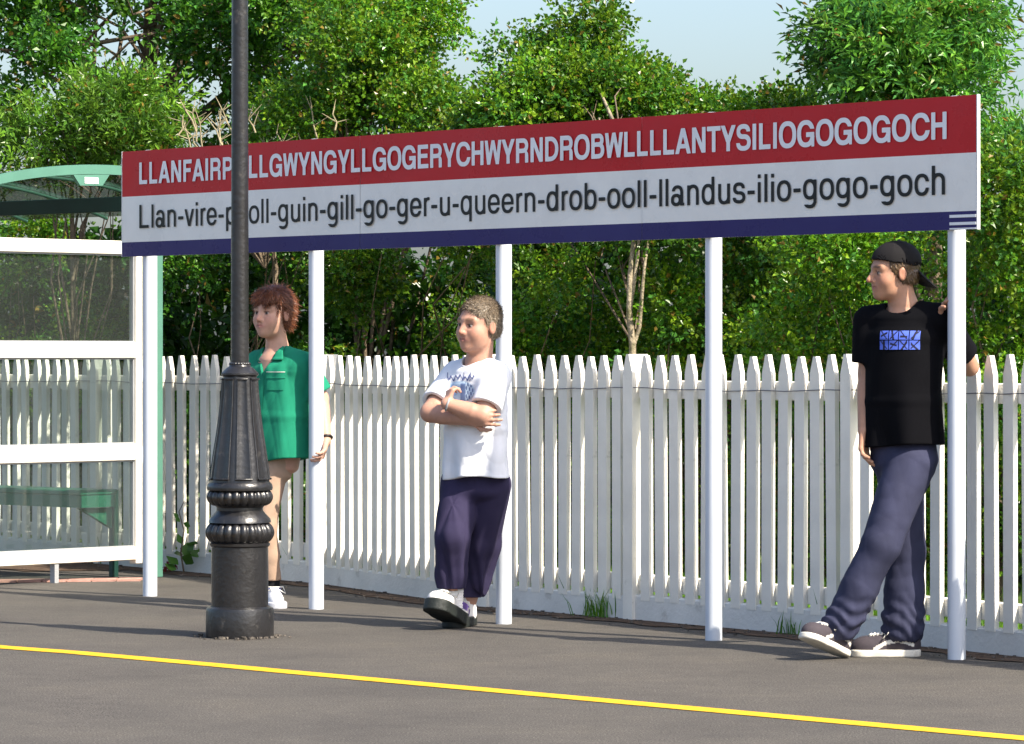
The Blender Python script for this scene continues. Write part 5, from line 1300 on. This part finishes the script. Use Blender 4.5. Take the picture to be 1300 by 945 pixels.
    def trousers(P):
        d = s_torso(P, [(p(352, 575, .03), .120, .09), (p(345, 592, .03), .115, .085)], lf)
        for hp, k, a, sd in ((hipR, kR, aR, 1), (hipL, kL, aL, 2)):
            l = s_chain(P, [hp, k, lerp(k, a, .5), a], [.082, .060, .054, .047], .02); zc = float(a[2])+.02
            l = l + wrinkle(P, .005, 25, 30+sd, (1, 1, .6)); d = smin(d, smax(l, zc-P[:, 2], .005), .03)
        return d
    blob('trousers', trousers, v3(-.34, -.3, .05), v3(.30, .34, .80), 0.006, M['chino'], root)
    st = dict(kind='trainer', upper=(0.72, 0.72, 0.74), patch=(0.07, 0.09, 0.30), solemat=M['soleblue'])
    for a, yw in ((aR, 10), (aL, -8)):
        blob('sock', lambda P: s_chain(P, [a+v3(0, 0, .06), a, a-v3(0, 0, .02)], [.042, .040, .042]), a-.16, a+.16, .005, M['sock_black'], root)
        make_shoe(root, v3(float(a[0]), float(a[1])+.055, .0), yw, 0, .25, .092, .030, st)
    # bracelet on the wrist by the post
    wm = MB(); dv = Vector((wL-eL).tolist()).normalized(); cW = Vector(lerp(eL, wL, .93).tolist()); u = dv.orthogonal().normalized(); w = dv.cross(u)
    wm.tube([cW + (u*math.cos(a)+w*math.sin(a))*.031 for a in np.linspace(0, 2*math.pi, 20)], .007, 6, cap=False).build('wristband', M['strap'], root)
    # layered auburn hair
    def shell(P):
        q = H.loc(P); qa = np.stack([q[:, 0], np.abs(q[:, 1]), q[:, 2]], 1)
        d = s_ell(q, (-0.020, 0, 0.046), (0.106, 0.084, 0.090)); d = smin(d, s_ell(q, (-0.055, 0, -0.02), (0.058, 0.074, 0.080)), .03)
        d = smin(d, s_ell(q, (0.045, 0, 0.074), (0.050, 0.070, 0.040)), .02)
        face = np.maximum(0.034 - q[:, 0] + 0.30*np.clip(0.03-q[:, 2], 0, 1), q[:, 2] - 0.034 - 0.25*np.abs(q[:, 1]))
        d = smax(d, -face, .006)
        d = smax(d, -s_ell(qa, (0.000, 0.092, -0.018), (0.024, 0.024, 0.034)), .004)
        d = smax(d, -(q[:, 2] + 0.085), .01)
        return (d + .0025*np.sin(q[:, 1]*90+q[:, 2]*40)*np.sin(q[:, 0]*70+2*q[:, 2]*30))*H.k
    def fl(C):
        q = H.loc(C.astype(f32)).astype(np.float64); v = np.stack([np.where(q[:, 0] > 0.03, 0.75, -0.5), 0.5*np.sign(q[:, 1]), -0.55+0*q[:, 0]], 1); return v@H.F.T
    cols = np.array([(0.13, 0.038, 0.014), (0.20, 0.062, 0.022), (0.085, 0.024, 0.010), (0.25, 0.09, 0.035)])
    add_hair(root, H, shell, lambda C: H.loc(C.astype(f32))[:, 2] > -0.07, fl, 0.14, .040, .0011, 12000, cols, 8, 0.2)
    return root

# ================================================================== young man in black with a backward cap
def build_man():
    p = Pix(1140, 16.62); root = tag(empty('person', p.org), 'young man in black T-shirt and backward black cap, legs crossed, holding the end post', 'person')
    fw, lf = yaw_axes(27)
    H = Head(p(1134, 345.5, .01), head_frame(74, 3, -2), 0.99, fem=0.1, chub=-0.1, nose=1.1)
    neck = p(1147, 390, .03); chest = p(1149, 430, .03); belly = p(1147, 510, .02); pelv = p(1146, 570, .03)
    sR = chest - lf*.165 + v3(0, 0, .075); sL = chest + lf*.160 + v3(0, 0, .085)
    eR, wR = p(1101, 474, .10), p(1097, 546, .03)
    eL, wL = p(1231, 466, .13), p(1206, 415, -.05)
    hipF, kF, aF = p(1156, 590, -.02), p(1118, 692, -.12), p(1065, 797, -.10)
    hipB, kB, aB = p(1142, 590, .06), p(1150, 700, .05), p(1146, 800, .02)
    handR = hand_parts(wR, v3(-.03, -.05, -1), lf, 1, 1.0, (.5, .5, .55, .6), .4)
    handL = hand_parts(wL, p(1198, 384, -.09)-wL, v3(.6, -.8, 0), -1, 1.0, (.55, .55, .6, .65), .4)
    def body(P):
        d = s_torso(P, [(chest+v3(0, 0, .06), .145, .085), (chest, .150, .095), (belly, .130, .09), (pelv, .140, .095)], lf)
        d = smin(d, s_chain(P, [H.wor((-0.025, 0, -0.06)), neck, neck-v3(0, 0, .06)], [.056, .060, .08], .02), .05)
        for s, e, w in ((sR, eR, wR), (sL, eL, wL)):
            d = smin(d, s_chain(P, [lerp(chest+v3(0, 0, .08), s, .6), s, e], [.05, .050, .038]), .03)
            d = smin(d, s_chain(P, [e, lerp(e, w, .3), w], [.037, .039, .027]), .015)
        for hp, k, a in ((hipF, kF, aF), (hipB, kB, aB)): d = smin(d, s_chain(P, [hp, k, lerp(k, a, .35), a, a-v3(0, 0, .03)], [.075, .052, .050, .034, .036]), .03)
        d = smin(d, s_hand(P, handR), .012); d = smin(d, s_hand(P, handL), .012)
        return smin(d, H.sdf(P), .02)
    skin = (0.45, 0.245, 0.16)
    blob('body', body, v3(-.36, -.36, -.01), v3(.42, .36, 1.76), 0.0047, M['skin'], root, lambda V: H.paint(V, skin, (0.40, 0.14, 0.11), (0.10, 0.055, 0.03)))
    hz = float(p(1146, 566, 0)[2])
    def shirt(P):
        d = s_torso(P, [(chest+v3(0, 0, .075), .150, .098), (chest, .170, .120), (belly, .162, .125), (p(1150, 585, .02), .172, .135)], lf, .012)
        for s, e, tt in ((sR, eR, .80), (sL, eL, .74)):
            sl = s_chain(P, [lerp(neck, s, .35)-v3(0, 0, .015), s, lerp(s, e, tt+.05)], [.058, .066, .069]); sl = hem_cut(sl, P, lerp(s, e, tt), e-s)
            sl = np.maximum(sl, -(s_cap(P, lerp(s, e, tt-.12), e, .048, .058)))
            d = smin(d, sl, .035)
        low = np.clip((hz+0.45-P[:, 2])/0.45, 0, 1)
        d = d + wrinkle(P, .011, 13, 23, (1, 1, .55))*(.4+low*.8) + .010*low*np.sin((P@lf)*34+2)
        d = smax(d, hz + 0.008*np.sin((P@lf)*14) - P[:, 2], .006)
        d = smax(d, -s_cap(P, neck-v3(0, 0, .012)+fw*.010, H.wor((-0.02, 0, -0.05)), .068, .075), .008)
        return smax(d, -s_torso(P, [(p(1150, 610, .02), .145, .105), (p(1150, 562, .02), .145, .105)], lf), .004)
    sh = blob('tshirt', shirt, v3(-.36, -.32, .78), v3(.42, .36, 1.56), 0.0055, M['tee_black'], root)
    def tile(u, v):
        # two rows of rounded blue blocks with dark figures in them
        row = 0 if v < 0.5 else 1; n = 4
        cx = (u*n) % 1; cy = (v*2) % 1; i = int(u*n) + row*4
        if cx < .05 or cx > .95 or cy < .06 or cy > .94: return False
        return True
    def colf(u, v):
        row = 0 if v < 0.5 else 1; cx = (u*4) % 1; cy = (v*2) % 1; i = min(3, int(u*4)) + row*4
        k = [(.5, .3, .3), (.3, .6, .25), (.6, .5, .28), (.45, .35, .2), (.55, .6, .3), (.4, .5, .22), (.6, .35, .3), (.5, .55, .25)][i]
        dark = abs((cx-k[0])*math.cos(i*1.3) + (cy-k[1])*math.sin(i*1.3)) < .10 and abs(cx-.5) < .36 or abs((cx-.5)-(cy-.5)*(.9 if i % 2 else -.8)) < .075 and cy > .12
        return (0.012, 0.012, 0.03) if dark else (0.085, 0.145, 0.62)
    project_decal(shirt, p(1139.5, 432, -.10)+fw*.30, lf, v3(0, 0, 1), -fw, 49/p.s/.92, 25/p.s, 88, 44, colf, 'shirt_print', M['print'], sh, .0028, tile)
    # jeans with knee creases and bunched hems
    def leg(P, hp, k, a, r, zc, seed):
        mid = lerp(k, a, .5)
        d = s_chain(P, [hp, k, mid, a], r, .025)
        t = np.clip((hp[2]-P[:, 2])/(hp[2]-a[2]), 0, 1)
        bun = np.exp(-((P[:, 2]-a[2]-.03)/.085)**2); kn = np.exp(-((P[:, 2]-k[2])/.10)**2)
        d = d + wrinkle(P, .009, 14, seed+20, (1, 1, .45))*(.55+.1*kn) + wrinkle(P, .004, 36, seed+7)*.5 + bun*.0045*np.sin(P[:, 2]*95 + P[:, 0]*55 + 2.5*np.sin(P[:, 0]*30+P[:, 1]*25)) - bun*.006 + bun*wrinkle(P, .006, 38, seed+3)
        d = smax(d, zc + .12*(P[:, 0]-a[0])*0 - P[:, 2], .008)
        return np.maximum(d, -np.maximum(s_cap(P, a+v3(0, 0, .03), a-v3(0, 0, .15), r[3]-.012, r[3]-.010), P[:, 2]-zc-.03))
    def jeans(P):
        d = s_torso(P, [(p(1146, 555, .03), .140, .102), (p(1148, 585, .03), .148, .108)], lf)
        d = smin(d, leg(P, hipB, kB, aB, [.100, .080, .078, .080], .055, 41), .035)
        d = smin(d, leg(P, hipF, kF, aF, [.105, .078, .074, .070], .050, 42), .022)
        return d
    blob('jeans', jeans, v3(-.40, -.36, .02), v3(.30, .34, 1.02), 0.0052, M['jeans'], root)
    st = dict(kind='skate', upper=(0.055, 0.046, 0.055), solemat=M['solewhite'])
    make_shoe(root, v3(float(aF[0])+.030, float(aF[1])+.045, .0), 46, 20, .285, .104, .028, st)
    make_shoe(root, v3(float(aB[0])+.072, float(aB[1])-.01, .0), 88, 0, .292, .104, .032, st)
    # hair under the cap
    def shell(P):
        q = H.loc(P); qa = np.stack([q[:, 0], np.abs(q[:, 1]), q[:, 2]], 1)
        d = np.minimum(s_ell(q, (-0.016, 0, 0.030), (0.104, 0.080, 0.088)), s_ell(q, (-0.045, 0, -0.012), (0.068, 0.075, 0.075)))
        d = np.maximum(d, (q[:, 0] - 0.040 + 0.5*np.clip(0.02-q[:, 2], 0, 1))*.8)
        d = np.maximum(d, -(q[:, 2] + 0.050 + 0.6*np.clip(q[:, 0]+.03, 0, 1))*.8); d = np.maximum(d, q[:, 2]-.06)
        return np.maximum(d, -s_ell(qa, (-0.008, 0.086, -0.010), (0.019, 0.022, 0.030)))*H.k + .0015*np.sin(P[:, 0]*310)*np.sin(P[:, 2]*290+P[:, 1]*200)
    cols = np.array([(0.13, 0.075, 0.035), (0.18, 0.11, 0.05), (0.09, 0.05, 0.025)])
    def fl(C): return np.tile(H.F@np.array([-0.35, 0, -0.9]), (len(C), 1))
    add_hair(root, H, shell, lambda C: H.loc(C.astype(f32))[:, 2] < 0.05, fl, 0.12, .014, .0010, 4000, cols, 9, 0.2)
    def capf(P):
        q = H.loc(P)
        d = s_ell(q, (-0.016, 0, 0.042), (0.112, 0.089, 0.092)); tilt = q[:, 2] - 0.036 - 0.22*q[:, 0]
        d = smax(d, -tilt, .006)
        d = smax(d, -np.maximum(s_ell(q, (-0.016, 0, 0.034), (0.106, 0.083, 0.086)), tilt-.02), .003)
        return (d + .0015*np.abs(np.sin(np.arctan2(q[:, 1], q[:, 0]+.016)*3)))*H.k
    cp = blob('cap', capf, H.c-.2, H.c+.2, .0042, M['cap_black'], root)
    def brim(P):
        q = H.loc(P); x = -(q[:, 0]+.105); y = q[:, 1]; zc = 0.004 - 0.95*x - 5.0*y*y
        o = np.sqrt(((x-.01)/.075)**2 + (y/.075)**2) - 1
        return np.maximum(np.maximum(o*.07, np.abs(q[:, 2]-zc)*.70-.0025), -x-.012)*H.k
    blob('brim', brim, H.c-.24, H.c+.2, .0034, M['cap_black'], cp)
    return root
import time as _t
for fn in (build_boy, build_woman, build_man):
    t0 = _t.time(); fn(); print(fn.__name__, round(_t.time()-t0, 1), 's')
